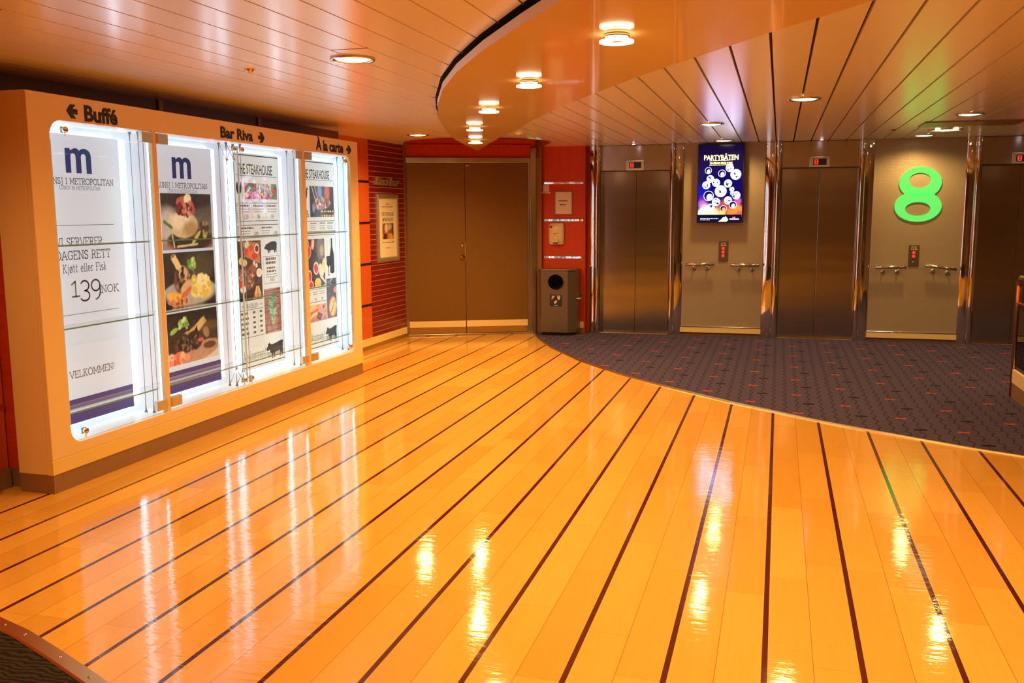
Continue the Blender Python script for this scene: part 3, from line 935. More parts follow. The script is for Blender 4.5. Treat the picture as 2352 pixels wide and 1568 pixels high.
# ------------------------------------------------------------------ display case (local u = along the wall, v = up, w = out)
FX = -3.61
case = thing('display_case', (FX, 0, 0), 'long cream illuminated display case with glass doors and direction lettering', 'display case', face='x')
fr = MB()
hole = rrect(4.035, .235, 7.54, 1.94, .085, 10)
fr.plate([(3.89, .178), (7.69, .178), (7.69, 2.07), (3.89, 2.07)], [hole], -.035, 0)
fr.box((3.89, .10, -.223), (3.93, 2.07, -.035)); fr.box((7.65, .10, -.223), (7.69, 2.07, -.035))
fr.box((3.93, 2.04, -.223), (7.65, 2.07, -.035)); fr.box((3.93, .10, -.223), (7.65, .14, -.035))
fr.build('frame', M['cream'], case, bevel=.004)
mu = MB(); mu.box((4.856, .22, -.034), (4.898, 1.955, -.004)); mu.build('mullion', M['cream'], case, bevel=.003)
mu = MB(); mu.box((6.672, .22, -.034), (6.73, 1.955, -.004)); mu.build('mullion', M['cream'], case, bevel=.003)
MB().box((3.886, .10, -.035), (7.694, .178, .003)).build('skirt_band', M['yellow'], case, bevel=.003)
MB().box((3.892, 0, -.22), (7.688, .10, -.004)).build('plinth', M['plinth'], case)
bc = MB(); bc.box((3.955, .11, -.41), (7.62, 2.06, -.226)); bc.build('carcass', M['red_wood'], case)
MB().box((3.955, 0, -.41), (7.62, .11, -.226)).build('carcass_foot', M['plinth'], case)
li = MB()
IB = -.215
li.quad((3.94, .235, IB), (7.64, .235, IB), (7.64, .235, -.036), (3.94, .235, -.036))
li.quad((3.94, 1.94, IB), (7.64, 1.94, IB), (7.64, 1.94, -.036), (3.94, 1.94, -.036))
li.quad((3.94, .235, IB), (3.94, 1.94, IB), (3.94, 1.94, -.036), (3.94, .235, -.036))
li.quad((7.64, .235, IB), (7.64, 1.94, IB), (7.64, 1.94, -.036), (7.64, .235, -.036))
li.build('liner', M['white'], case)
M['glow_back'] = pbr('white_panel_added_glow', (.60, .66, .70), rough=.4, emit=(.60, .78, 1.0), estr=.48)  # white back given its own glow, in place of the strips' cool light
MB().quad((3.94, .235, IB), (7.64, .235, IB), (7.64, 1.94, IB), (3.94, 1.94, IB)).build('back_panel', M['glow_back'], case)
# LED strips beside each hung poster
PW = .63
PU = [4.158, 5.105, 6.008, 6.968]        # left edge of each poster
gaps = [(3.985, 4.15), (4.792, 5.098), (5.742, 6.0), (6.645, 6.96), (7.605, 7.64)]
for a, b_ in ((4.06, 4.15), (4.792, 4.868), (5.742, 5.80), (5.94, 6.0), (6.645, 6.72), (7.603, 7.630)):
    MB().box((a, .29, IB), (b_, 1.895, IB + .008)).build('led_or_added_strip', M['strip'], case)
for u in PU:
    MB().box((u + .02, 1.900, IB), (u + PW - .02, 1.912, IB + .008)).build('led_or_added_strip', M['strip'], case)
    MB().box((u + .02, .272, IB), (u + PW - .02, .284, IB + .008)).build('led_or_added_strip', M['strip'], case)
M['strip_added'] = pbr('added_unseen_strip_light', (.9, .9, .9), emit=LED, estr=7.0)  # unseen strips added behind frame and mullions to brighten the case interior
for u in (4.000, 4.866, 6.690, 7.56):
    MB().box((u, .29, -.050), (u + .022, 1.89, -.040)).build('led_or_added_strip', M['strip_added'], case)
# glass shelves on steel cables
for a, b_ in ((3.97, 4.90), (4.93, 5.84), (5.80, 6.76), (6.78, 7.62)):
    for z in (1.29, .845, .385):
        sh = MB().box((a, z - .004, -.175), (b_, z + .004, -.052)).build('glass_shelf', M['glass'], case)
        MB().box((a, z - .0042, -.052), (b_, z + .0042, -.049)).build('front_edge', M['glass_edge'], sh)
for u in (4.045, 4.83, 4.95, 5.755, 5.93, 6.685, 6.80, 7.56):
    for w in (-.080, -.138):
        cb = MB()
        cb.tube([(u, .236, w), (u, 1.939, w)], .0022, 6)
        cb.lathe([(.010, .236), (.010, .240), (.005, .252), (.0022, .29)], (u, 0, w), 10, 'y'); cb.lathe([(.0022, 1.885), (.005, 1.923), (.010, 1.935), (.010, 1.939)], (u, 0, w), 10, 'y')
        cb.build('cable', M['cable'], case)
for v0, v1 in ((.24, .345), (1.935, 1.83)):
    br = MB()
    for w in (-.080, -.138):
        br.tube([(5.755, v0, w), (5.845, v1, w), (5.93, v0, w)], .003, 6)
        br.lathe([(.002, -.012), (.012, -.006), (.012, .006), (.002, .012)], (5.845, v1, w), 12, 'y', True)
    br.build('cable_brace', M['steel'], case)
# glass doors with hinge clips and locks
def gdoor(u0, u1, hinge, lock):
    r = .08
    pts = [(u0, .245), (u1, .245), (u1, 1.93), (u0, 1.93)]
    if u0 < 4.1: pts = [(u0 + r, .245), (u1, .245), (u1, 1.93), (u0 + r, 1.93)] + arcp(u0 + r, 1.93 - r, r, r, 90, 180, 6)[1:] + arcp(u0 + r, .245 + r, r, r, 180, 270, 6)[:-1]
    if u1 > 7.5: pts = [(u0, .245), (u1 - r, .245)] + arcp(u1 - r, .245 + r, r, r, -90, 0, 6)[1:] + arcp(u1 - r, 1.93 - r, r, r, 0, 90, 6) + [(u0, 1.93)]
    g = MB().prism(pts, -.012, -.006).build('glass_door', M['glass'], case)
    e = u1 if lock == u1 else u0
    MB().box((e - .002, .26 if 4.2 < e < 7.3 else .34, -.0125), (e + .002, 1.915 if 4.2 < e < 7.3 else 1.84, -.0055)).build('glass_edge', M['glass_edge_pale'], g)
    hs = 1 if hinge > (u0 + u1) / 2 else -1
    for v in (.262, 1.872):
        hb = MB().box((hinge - hs * .095, v - .0, -.020), (hinge + hs * .004, v + .062, .008)).build('hinge_clip', M['stainless_frame'], g, bevel=.003)
    for v in (.285, 1.895):
        k = 1 if lock < (u0 + u1) / 2 else -1
        lk = MB()
        c = (lock + k * .045, v, 0)
        lk.lathe([(.016, -.010), (.016, .006), (.012, .010), (.001, .011)], c, 16)
        lk.box((c[0] - .016, v - .016, -.020), (c[0] + .016, v + .016, -.013))
        lk.tube([(c[0], v, .0), (c[0] + .0, v - .035, -.004)], .003, 6)
        lk.build('lock', M['steel'], g)
gdoor(4.042, 4.850, 4.850, 4.10)
gdoor(4.902, 5.776, 4.902, 5.776)
gdoor(5.784, 6.668, 6.668, 5.784)
gdoor(6.734, 7.533, 6.734, 7.49)
# direction lettering on the top rail
def arrow(u0, v0, u1, v1, left):
    pts = [(1, .5), (.62, 1), (.16, 1), (.46, .68), (0, .68), (0, .32), (.46, .32), (.16, 0), (.62, 0)]
    pts = [((1 - p[0]) if left else p[0], p[1]) for p in pts]
    mb = MB()
    P_ = [(lerp(p[0], u0, u1), lerp(p[1], v0, v1)) for p in pts]
    mb.plate(P_, [], .0008, .003)
    return mb
for body, a, w, (ua, ub, left) in (('Buffé', (4.295, 1.950, 4.555, 2.038), .07, (4.163, 4.243, True)),
                                   ('Bar Riva', (5.573, 1.957, 5.972, 2.033), .07, (6.045, 6.13, False)),
                                   ('À la carte', (6.915, 1.957, 7.405, 2.066), .07, (7.468, 7.562, False))):
    L = text_into(MB(), body, a[0], a[1], a[2], a[3], .0008, .002, offset=.032).build('lettering', M['ink'], case)
    arrow(ua, 1.958, ub, 2.030, left).build('arrow', M['ink'], case)

# ------------------------------------------------------------------ posters hung inside the case (local u from the poster's left edge)
PV, PH = .282, 1.612
def poster(u, label, mat):
    t = thing('backlit_poster', (FX - .19, u, PV), label, 'poster', 'backlit posters inside the display case', 'x')
    MB().box((0, 0, -.008), (PW, PH, 0)).build('film', mat, t)
    return t
def m_logo(mb, u0, v0, u1, v1, w):
    def q(pts): return [(lerp(p[0], u0, u1), lerp(p[1], v0, v1)) for p in pts]
    outer = [(.0, 0), (.0, .98), (.19, .98), (.19, .90)] + arcp(.40, .72, .19, .28, 125, 40, 6) + arcp(.74, .72, .26, .28, 140, 0, 8) + [(1.0, 0), (.80, 0), (.80, .66)] + arcp(.70, .66, .10, .13, 0, 180, 6) + [(.60, 0), (.40, 0), (.40, .66)] + arcp(.30, .66, .10, .13, 0, 180, 6) + [(.20, 0)]
    return mb.plate(q(outer), [], w, w + .0006)
def lunch_head(t):
    m_logo(MB(), .190, 1.402, .392, 1.540, .0006).build('logo', M['ink_blue'], t)
    hd = MB(); slab_into(hd, 'LUNSJ I METROPOLITAN', .030, 1.341, .535, .032, .0040, .0008); hd.build('heading', M['ink_soft'], t)
    hd = MB(); slab_into(hd, 'LUNCH IN METROPOLITAN', .133, 1.311, .318, .019, .0018, .0008); hd.build('subheading', M['ink_soft'], t)
def lunch_foot(t, hi=0.0):
    MB().rect(0, .108 + hi, PW, .138 + hi, .0008).build('stripe', M['ink_violet'], t)
    MB().rect(0, .084 + hi, PW, .108 + hi, .0008).build('stripe', M['ink_mauve'], t)
    MB().rect(0, .0, PW, .068 + hi, .0008).build('stripe', M['ink_violet'], t)
t = poster(PU[0], 'tall white lunch menu poster with the price 139, leftmost in the display case', M['paper'])
lunch_head(t)
tx = MB()
tx.rect(.04, 1.112, .552, 1.115, .0008); tx.rect(.04, .614, .548, .617, .0008)
slab_into(tx, 'VI SERVERER...', .075, .999, .413, .044, .0046, .0008)
slab_into(tx, 'DAGENS RETT', .070, .924, .431, .046, .0050, .0008)
slab_into(tx, 'Kjøtt eller Fisk', .115, .852, .346, .044, .0040, .0008)
slab_into(tx, '139', .172, .715, .228, .084, .0095, .0008, .12)
slab_into(tx, 'NOK', .408, .719, .146, .042, .0048, .0008)
slab_into(tx, 'VELKOMMEN!', .110, .258, .364, .038, .0044, .0008)
tx.build('lettering', M['ink_soft'], t)
lunch_foot(t)
random.seed(11)
t = poster(PU[1], 'tall lunch poster with three dish photographs above a blue striped foot', M['paper'])
lunch_head(t)
lunch_foot(t, .006)
fw = .555
p = Pic(.55, .365, (95, 88, 76), 110, 3).grad((70, 62, 52), (150, 142, 128))
p.ell(.5, .12, .6, .14, (52, 44, 36), 0, .5).ell(.12, .55, .2, .3, (190, 185, 175), 0, .6)
p.ell(.55, .86, .47, .22, (150, 96, 70), 0, .08).ell(.56, .83, .44, .20, (62, 50, 40), 0, .2)
p.ell(.42, .56, .285, .24, (206, 190, 140), 0, .1).ell(.36, .50, .20, .15, (232, 222, 184), 0, .6).ell(.55, .64, .14, .13, (178, 150, 98), 0, .7)
p.ell(.46, .22, .17, .16, (190, 98, 82), 20, .2, .5).ell(.52, .10, .075, .10, (240, 232, 180), -20, .2).crumbs(.45, .28, .16, .12, [(205, 120, 100), (120, 50, 44), (225, 150, 130), (90, 40, 40), (70, 44, 40)], 46, .028)
p.line(.16, .55, .22, .95, .012, (190, 200, 140)).line(.05, .50, .18, .60, .02, (90, 120, 60)).line(.28, .95, .68, .92, .014, (200, 200, 150)).ell(.85, .70, .05, .14, (170, 180, 80), 10, .2).ell(.66, .80, .13, .04, (186, 196, 96), -40, .2).crumbs(.85, .62, .08, .1, [(110, 80, 66), (80, 60, 50), (150, 140, 90)], 18, .03)
p.mottle(8, 30).build('photo', M['photo'], t, .050, .940, .0012)
p = Pic(.56, .368, (50, 44, 36), 110, 5).grad((58, 52, 42), (40, 34, 28))
p.ell(.68, .28, .3, .25, (84, 78, 60), 0, .8).ell(.5, .78, .56, .28, (188, 182, 172), 0, .06).ell(.5, .84, .54, .24, (44, 34, 30), 0, .1).ell(.5, .74, .52, .24, (170, 166, 158), 0, .2)
p.ell(.34, .48, .15, .26, (110, 82, 54), 10, .2, .5).ell(.36, .38, .11, .12, (196, 168, 128), 0, .4, .6).crumbs(.34, .48, .14, .2, [(90, 64, 44), (200, 176, 140), (60, 44, 32), (150, 116, 80)], 40, .03)
p.poly([(.13, .08), (.22, .03), (.34, .27), (.24, .31)], (226, 204, 146)).ell(.17, .06, .045, .03, (150, 120, 80), -25, .2)
p.ell(.40, .62, .12, .08, (212, 176, 130), -30, .3)
p.ell(.54, .24, .085, .10, (130, 176, 76), 0, .3, .8).crumbs(.55, .22, .09, .1, [(160, 205, 100), (100, 150, 60), (190, 225, 150)], 20, .03).line(.56, .3, .58, .46, .008, (120, 150, 70))
p.ell(.70, .66, .21, .22, (226, 212, 130), 0, .2, .4).crumbs(.70, .64, .19, .19, [(240, 232, 180), (214, 190, 90), (235, 220, 140)], 50, .04)
p.ell(.2, .80, .17, .09, (234, 174, 64), 12, .2, .3).ell(.4, .74, .13, .05, (206, 108, 66), -30, .3).crumbs(.25, .88, .18, .05, [(196, 130, 90), (220, 160, 80), (120, 70, 50)], 20, .03)
p.mottle(8, 30).build('photo', M['photo'], t, .046, .553, .0012)
p = Pic(.56, .345, (36, 30, 25), 110, 9).grad((44, 36, 30), (74, 66, 58))
p.ell(.8, .35, .3, .1, (90, 76, 50), 0, .8).ell(.5, .97, .7, .28, (196, 188, 178), 0, .08).ell(.62, .82, .42, .18, (176, 136, 112), -8, .15)
p.poly([(.1, .5), (.45, .36), (.72, .16), (.78, .24), (.62, .42), (.2, .56)], (190, 150, 96), .02).ell(.60, .33, .17, .07, (206, 178, 120), -38, .3).ell(.76, .47, .06, .12, (150, 122, 86), -40, .3)
p.ell(.25, .62, .24, .17, (56, 42, 34), 0, .15, .5).ell(.52, .62, .18, .18, (48, 36, 30), 0, .15, .6).poly([(.4, .62), (.56, .30), (.60, .60)], (44, 32, 28), .03).ell(.82, .74, .13, .07, (88, 68, 52), 0, .2).crumbs(.38, .62, .3, .14, [(40, 30, 26), (84, 66, 50), (120, 98, 74), (34, 26, 22)], 60, .024)
p.ell(.30, .20, .09, .08, (128, 170, 80), 0, .3, .8).ell(.12, .34, .08, .05, (150, 184, 92), -20, .3).line(.15, .33, .4, .24, .012, (140, 180, 90)).crumbs(.3, .22, .12, .1, [(170, 205, 110), (110, 150, 70), (200, 225, 160)], 22, .026)
p.ell(.64, .60, .06, .04, (206, 92, 76), 0, .3).ell(.12, .88, .16, .08, (214, 130, 100), -30, .3, .5).ell(.20, .80, .08, .05, (226, 110, 80), 0, .3).crumbs(.2, .88, .2, .08, [(226, 140, 110), (200, 90, 70), (230, 180, 140)], 18, .03)
p.mottle(8, 30).build('photo', M['photo'], t, .046, .180, .0012)

def steak_head(t):
    b_ = MB()
    for (a0, b0, a1, b1) in ((.010, .022, .622, .028), (.010, 1.594, .622, 1.601), (.010, .022, .0125, 1.6), (.6195, .022, .622, 1.6)): b_.rect(a0, b0, a1, b1, .0008)
    b_.build('border', M['ink'], t)
    text_into(MB(), 'THE STEAKHOUSE', .045, 1.460, .535, 1.535, .0008, 0, offset=.012).build('heading', M['ink'], t)
def grey_lines(mb, u0, v0, u1, rows, step, th=.0045, w=.0008):
    for k in range(rows):
        q = .02 + .25 * random.random()
        x = u0
        end = u1 - (u1 - u0) * q * .6
        while x < end:
            l = .012 + .03 * random.random()
            mb.rect(x, v0 - k * step, min(x + l, end), v0 - k * step + th, w); x += l + .006
def hrule(mb, u0, u1, v, th=.0035): mb.rect(u0, v - th / 2, u1, v + th / 2, .0008)
def vrule(mb, u, v0, v1): mb.rect(u - .001, v0, u + .001, v1, .0008)
def shape(pts, u0, v0, u1, v1):
    return MB().plate([(lerp(p[0], u0, u1), lerp(p[1], v0, v1)) for p in pts], [], .0008, .0012)
COW = [(.0, .60), (.03, .52), (.12, .50), (.20, .56), (.24, .36), (.30, .34), (.33, .04), (.31, .0), (.37, .0), (.38, .05), (.40, .32), (.43, .32), (.45, .06), (.44, .02), (.49, .02), (.50, .34), (.72, .36), (.78, .42), (.80, .24), (.77, .06), (.76, .02), (.82, .02), (.84, .22), (.88, .30), (.90, .06), (.89, .03), (.94, .03), (.96, .30), (.97, .75), (1.0, .88), (.98, .96), (.90, .98), (.70, .92), (.50, .86), (.34, .84), (.22, .90), (.20, 1.0), (.16, .92), (.10, .92), (.12, .84), (.04, .68)]
PIG = [(.0, .50), (.02, .38), (.14, .36), (.20, .30), (.26, .26), (.27, .0), (.33, .0), (.35, .22), (.40, .22), (.41, .02), (.46, .02), (.48, .24), (.72, .26), (.76, .20), (.77, .02), (.83, .02), (.84, .22), (.88, .22), (.90, .02), (.95, .02), (.97, .40), (1.0, .80), (.94, .96), (.80, 1.0), (.52, .98), (.36, .88), (.24, .80), (.16, .78), (.10, .72), (.12, .64)]
HEN = [(.40, .0), (.50, .0), (.46, .06), (.48, .18), (.62, .22), (.78, .36), (.84, .60), (.86, .82), (.98, .86), (.96, .92), (.88, 1.0), (.74, .96), (.70, .80), (.62, .64), (.48, .60), (.34, .70), (.30, .96), (.18, .94), (.06, .76), (.08, .50), (.20, .30), (.36, .20), (.40, .10)]
# poster three
t = poster(PU[2], 'tall steakhouse menu poster with salad photo, pig and cow silhouettes', M['paper_warm'])
steak_head(t)
tx = MB()
hrule(tx, .02, .605, 1.449)
for v in (1.249, 1.116, 1.086, .992): hrule(tx, .045, .597, v, .005)
for u in (.225, .425): vrule(tx, u, 1.128, 1.238)
vrule(tx, .335, 1.0, 1.076)
for k, (u, pr) in enumerate(((.065, '139'), (.245, '99'), (.445, '99'))):
    grey_lines(tx, u, 1.222, u + .14, 1, .02, .012); grey_lines(tx, u, 1.202, u + .14, 2, .020)
    text_into(tx, pr, u + .05, 1.128, u + .05 + .019 * len(pr), 1.164, .0008, 0)
for u in (.07, .35):
    grey_lines(tx, u, 1.058, u + .17, 1, .02, .012); grey_lines(tx, u, 1.038, u + .13, 2, .018)
    text_into(tx, '189', u + .175, 1.004, u + .23, 1.034, .0008, 0)
for (a0, b0, a1, b1) in ((.355, .632, .595, .635), (.355, .840, .595, .843), (.355, .632, .357, .843), (.593, .632, .595, .843)): tx.rect(a0, b0, a1, b1, .0008)
text_into(tx, 'FRA GRILLEN', .088, .466, .250, .502, .0008, 0); text_into(tx, '←', .025, .478, .07, .494, .0008, 0); text_into(tx, '→', .27, .478, .315, .494, .0008, 0)
hrule(tx, .01, .325, .456, .004); hrule(tx, .01, .325, .250, .004)
vrule(tx, .245, .264, .445)
grey_lines(tx, .39, .812, .56, 2, .030, .020); grey_lines(tx, .40, .745, .55, 2, .026, .015); grey_lines(tx, .385, .700, .565, 2, .018)
for k in range(5):
    v = .424 - k * .038
    grey_lines(tx, .015, v, .12, 1, .02, .017); tx.rect(.175, v, .21, v + .016, .0008); tx.rect(.272, v, .307, v + .016, .0008)
text_into(tx, '365', .44, .648, .51, .680, .0008, 0)
text_into(tx, 'BURGER  FORRETTER', .014, .985, .040, 1.250, .0008, 0, rot90=True)
tx.build('lettering', M['ink_soft'], t)
text_into(MB(), 'Velkommen!', .03, .075, .335, .150, .0008, 0, offset=-.008, shear=.25).build('greeting', M['ink_soft'], t)
shape(COW, .343, .045, .603, .176).build('cow_silhouette', M['ink'], t)
shape(PIG, .375, .866, .563, .956).build('pig_silhouette', M['ink'], t)
shape(HEN, .018, 1.285, .105, 1.405).build('hen_silhouette', M['ink'], t)
p = Pic(.459, .118, (176, 86, 96), 120, 21).mottle(40, 26)
p.ell(.0, .2, .1, .4, (196, 60, 70), 0, .3, .5).ell(.2, .25, .14, .3, (70, 130, 76), 20, .3, .7).ell(.36, .3, .12, .3, (160, 210, 170), 0, .3, .8).ell(.52, .3, .12, .4, (130, 176, 72), 0, .3, .7).ell(.86, .45, .16, .5, (80, 140, 86), 0, .3, .8).crumbs(.5, .35, .48, .35, [(50, 110, 60), (180, 220, 170), (90, 150, 80), (214, 60, 80)], 40, .035)
p.ell(.3, .78, .32, .25, (196, 96, 110), 0, .3, .8).crumbs(.45, .8, .45, .2, [(220, 130, 140), (160, 60, 80), (236, 200, 206), (130, 40, 60)], 40, .03).line(.45, .1, .47, 1, .012, (230, 226, 214)).line(.0, .7, .16, .35, .012, (220, 226, 200)).mottle(16, 50)
p.build('photo', M['photo'], t, .136, 1.278, .0012)
p = Pic(.326, .445, (74, 50, 40), 110, 31).grad((90, 64, 50), (60, 42, 34)).mottle(22, 18)
p.poly([(.4, .0), (.9, .04), (.95, .4), (.3, .26)], (176, 126, 84), .02).ell(.38, .07, .13, .06, (210, 216, 170), 0, .3, .8).ell(.35, .18, .10, .055, (208, 66, 56), 0, .2).ell(.52, .22, .10, .06, (222, 110, 60), 0, .2, .3).ell(.72, .26, .12, .05, (200, 50, 46), 0, .2).ell(.58, .12, .1, .05, (214, 84, 60), 0, .2)
p.ell(.82, .14, .105, .08, (236, 232, 224), 0, .1).ell(.82, .14, .075, .055, (110, 44, 34), 0, .2).ell(.28, .36, .10, .06, (226, 206, 130), 0, .2).ell(.14, .33, .1, .06, (220, 200, 120), 0, .2)
p.ell(.55, .52, .24, .10, (140, 92, 78), -20, .2, .4).ell(.40, .70, .24, .12, (126, 84, 72), -10, .2, .5).ell(.12, .6, .16, .14, (136, 88, 74), 0, .2, .5).crumbs(.4, .62, .35, .14, [(170, 124, 106), (90, 56, 46), (196, 160, 140), (80, 48, 40)], 50, .03)
p.ell(.88, .55, .12, .075, (240, 240, 232), 0, .08).ell(.88, .55, .085, .05, (214, 216, 190), 0, .2, .4).ell(.68, .38, .05, .04, (226, 206, 186), 0, .3).ell(.78, .42, .05, .04, (236, 220, 200), 0, .3).ell(.18, .80, .13, .06, (226, 222, 214), 0, .1).ell(.08, .72, .08, .05, (206, 60, 60), 0, .3)
for k in range(9): p.line(.60 + .045 * k, .98, .74 + .012 * k, .78, .014, random.choice([(222, 180, 110), (200, 120, 70), (150, 170, 90), (226, 200, 140)]))
p.mottle(12, 40).build('photo', M['photo'], t, .000, .525, .0012)
p = Pic(.243, .348, (150, 104, 84), 80, 41).mottle(26, 5)
for k in range(7): p.line(0, .06 + .15 * k, 1, .03 + .15 * k + .02 * (k % 3), .014, (84, 54, 42))
for k in range(46):
    v = .16 + .58 * k / 46; s_ = .16 + .10 * math.sin(k * .9)
    w_ = (.26 if v < .6 else .26 * (.78 - v) / .18)
    p.line(.5, v + .04, .5 + w_ * (1 if k % 2 else -1) * (.5 + .5 * random.random()), v - .03 + .02 * random.random(), .028, random.choice([(84, 124, 84), (120, 156, 112), (62, 98, 66), (150, 180, 140)]))
p.ell(.5, .79, .07, .035, (206, 190, 140), 0, .2).line(.5, .3, .49, .9, .02, (104, 130, 84)).mottle(10, 40)
p.build('photo', M['photo'], t, .345, .245, .0012)
# poster four
t = poster(PU[3], 'narrow-looking steakhouse poster with grilled steak, wine bottle and cow, rightmost in the display case', M['paper_warm'])
steak_head(t)
tx = MB()
hrule(tx, .02, .605, 1.450); hrule(tx, .05, .612, 1.103, .005); hrule(tx, .05, .62, 1.016, .005); hrule(tx, .05, .61, .985, .005)
for u in (.16, .33, .465): vrule(tx, u, 1.03, 1.09)
for u in (.17, .34, .475): grey_lines(tx, u, 1.080, u + .11, 1, .02, .009); grey_lines(tx, u, 1.062, u + .10, 3, .014)
hrule(tx, .03, .41, .525, .004); hrule(tx, .03, .41, .415, .004)
for u in (.05, .17, .29):
    grey_lines(tx, u, .500, u + .09, 2, .018)
    text_into(tx, '99', u + .03, .425, u + .06, .450, .0008, 0)
text_into(tx, '&', .105, 1.135, .150, 1.195, .0008, 0)
tx.build('lettering', M['ink_soft'], t)
text_into(MB(), 'Velkommen!', .05, .085, .353, .155, .0008, 0, offset=-.008, shear=.25).build('greeting', M['ink_soft'], t)
shape(COW, .38, .045, .592, .180).build('cow_silhouette', M['ink'], t)
shape(HEN, .04, 1.255, .145, 1.385).build('hen_silhouette', M['ink'], t)
shape([(.40, .0), (.62, .0), (1, .04), (.98, .55), (.72, .72), (.66, .78), (.66, 1), (.36, 1), (.36, .78), (.30, .72), (.04, .55), (.0, .04)], .500, .640, .580, .950).build('bottle_silhouette', M['ink'], t)
shape([(.2, 0), (.8, 0), (.8, .02), (.56, .03), (.56, .42), (.92, .55), (1, .98), (.0, .98), (.08, .55), (.44, .42), (.44, .03), (.2, .02)], .435, .628, .512, .800).build('wine_glass_silhouette', M['ink'], t)
p = Pic(.437, .26, (40, 30, 32), 110, 51).grad((62, 44, 46), (34, 24, 24))
p.ell(.72, .2, .12, .3, (190, 96, 84), 0, .7).ell(.42, .16, .09, .22, (110, 140, 196), -10, .6, .6).line(.08, .0, .24, .5, .012, (200, 205, 214)).line(.2, .0, .34, .45, .012, (190, 190, 200)).ell(.15, .7, .06, .15, (110, 150, 210), 0, .6)
p.ell(.52, .58, .36, .20, (150, 98, 80), -6, .12, .35).ell(.36, .52, .16, .10, (120, 76, 64), -10, .3).crumbs(.5, .55, .32, .16, [(200, 160, 140), (110, 70, 60), (226, 196, 180), (160, 104, 84), (80, 50, 46)], 70, .03).ell(.5, .36, .06, .04, (136, 156, 90), 0, .4)
for k in range(7): p.ell(.48 + .09 * k, .82, .035, .03, (250, 214, 110), 0, .3); p.ell(.5 + .09 * k, .96, .035, .04, (244, 190, 80), 0, .3)
for k in range(9): p.line(.02 + .12 * k, 1.0, .08 + .12 * k, .78, .014, (54, 44, 44))
p.mottle(10, 40).build('photo', M['photo'], t, .170, 1.138, .0012)
p = Pic(.36, .40, (48, 38, 36), 110, 61).mottle(14, 12)
for cx, cy, rx, ry, c_ in ((.12, .10, .12, .10, (196, 180, 168)), (.18, .26, .15, .14, (206, 150, 140)), (.55, .62, .14, .14, (226, 208, 200)), (.2, .78, .14, .14, (216, 196, 190)), (.28, .96, .13, .09, (210, 180, 176)), (.06, .46, .12, .12, (214, 150, 110))):
    p.ell(cx, cy, rx, ry, c_, 0, .08).ell(cx, cy, rx * .72, ry * .72, (186, 44, 56) if cx > .15 else (130, 40, 44), 0, .2, .3)
p.poly([(.36, .0), (.5, .02), (.44, .22), (.30, .20)], (226, 130, 100)).ell(.44, .1, .05, .10, (240, 206, 180), 10, .3).ell(.8, .2, .22, .24, (110, 90, 70), 0, .3).ell(.86, .25, .10, .12, (166, 150, 90), 0, .4)
p.ell(.96, .58, .10, .16, (226, 204, 90), 0, .1).ell(.80, .68, .12, .16, (214, 214, 198), -25, .1).ell(.62, .93, .16, .10, (222, 190, 80), 0, .1).poly([(.8, .75), (1, .92), (1, .97), (.74, .82)], (206, 206, 200)).mottle(10, 40)
p.build('photo', M['photo'], t, .042, .552, .0012)
p = Pic(.335, .145, (190, 140, 120), 90, 71).grad((206, 156, 130), (170, 120, 104)).ell(.3, .3, .34, .5, (226, 126, 96), 0, .2, .3).ell(.28, .25, .2, .3, (246, 190, 140), 0, .4, .6).line(.05, .5, .5, .3, .03, (210, 90, 70)).line(.05, .75, .45, .5, .03, (250, 206, 170)).poly([(.42, .78), (.55, .45), (.75, .65), (.62, .98)], (70, 42, 34)).poly([(.48, .74), (.56, .56), (.68, .67), (.6, .86)], (104, 68, 52)).ell(.82, .2, .06, .12, (90, 60, 56), 0, .4, .6).mottle(20, 24)
p.build('photo', M['photo'], t, .077, .248, .0012)
p = Pic(.185, .35, (80, 72, 82), 80, 81).grad((60, 62, 80), (104, 84, 78)).line(.3, .1, .6, .0, .03, (180, 180, 190)).ell(.2, .14, .3, .08, (110, 110, 124), 0, .6).ell(.9, .3, .2, .08, (200, 130, 90), 0, .4).ell(.58, .72, .40, .27, (176, 112, 74), 8, .1).ell(.6, .72, .34, .22, (232, 182, 116), 8, .15, .2).crumbs(.6, .72, .28, .18, [(244, 206, 150), (214, 150, 86), (236, 190, 130)], 30, .06).line(.38, .88, .9, .52, .018, (120, 60, 36)).mottle(12, 40)
p.build('photo', M['photo'], t, .420, .250, .0012)

# ------------------------------------------------------------------ bar lettering and framed poster on the slatted wall
t = thing('bar_lettering', (RX, 9.28, 1.735), 'slanted metal lettering reading Riva bar on the slatted wall', 'lettering', face='x')
text_into(MB(), 'Riva', 0.02, .012, .33, .105, .004, .022, shear=.3).build('word', M['stainless_frame'], t)
text_into(MB(), 'bar', .40, .012, .68, .105, .004, .022, shear=.3).build('word', M['stainless_frame'], t)
MB().box((-.03, .006, .002), (.70, .012, .012)).build('rail', M['steel'], t)
t = thing('framed_poster', (RX + .002, 9.32, .912), 'silver framed steakhouse direction poster on the red slatted wall', 'poster', face='x')
FWd, FHt = .585, .742
f = MB()
rows = []
for (ins, w) in ((0, 0), (0, .018), (.020, .026), (.045, .020), (.055, .008)):
    rows.append([(ins, ins, w), (FWd - ins, ins, w), (FWd - ins, FHt - ins, w), (ins, FHt - ins, w)])
f.strip(rows, True, False); f.build('frame', M['stainless_frame'], t)
MB().rect(.05, .05, FWd - .05, FHt - .05, .008).build('paper', M['paint_cream'], t)
tx = MB()
text_into(tx, 'THE STEAKHOUSE', .13, .505, .455, .545, .0095, 0, offset=.012); text_into(tx, 'METROPOLITAN', .15, .445, .435, .485, .0095, 0, offset=.012)
tx.rect(.13, .212, .42, .218, .0095); tx.flat([(.42, .203), (.455, .215), (.42, .227)], .0095)
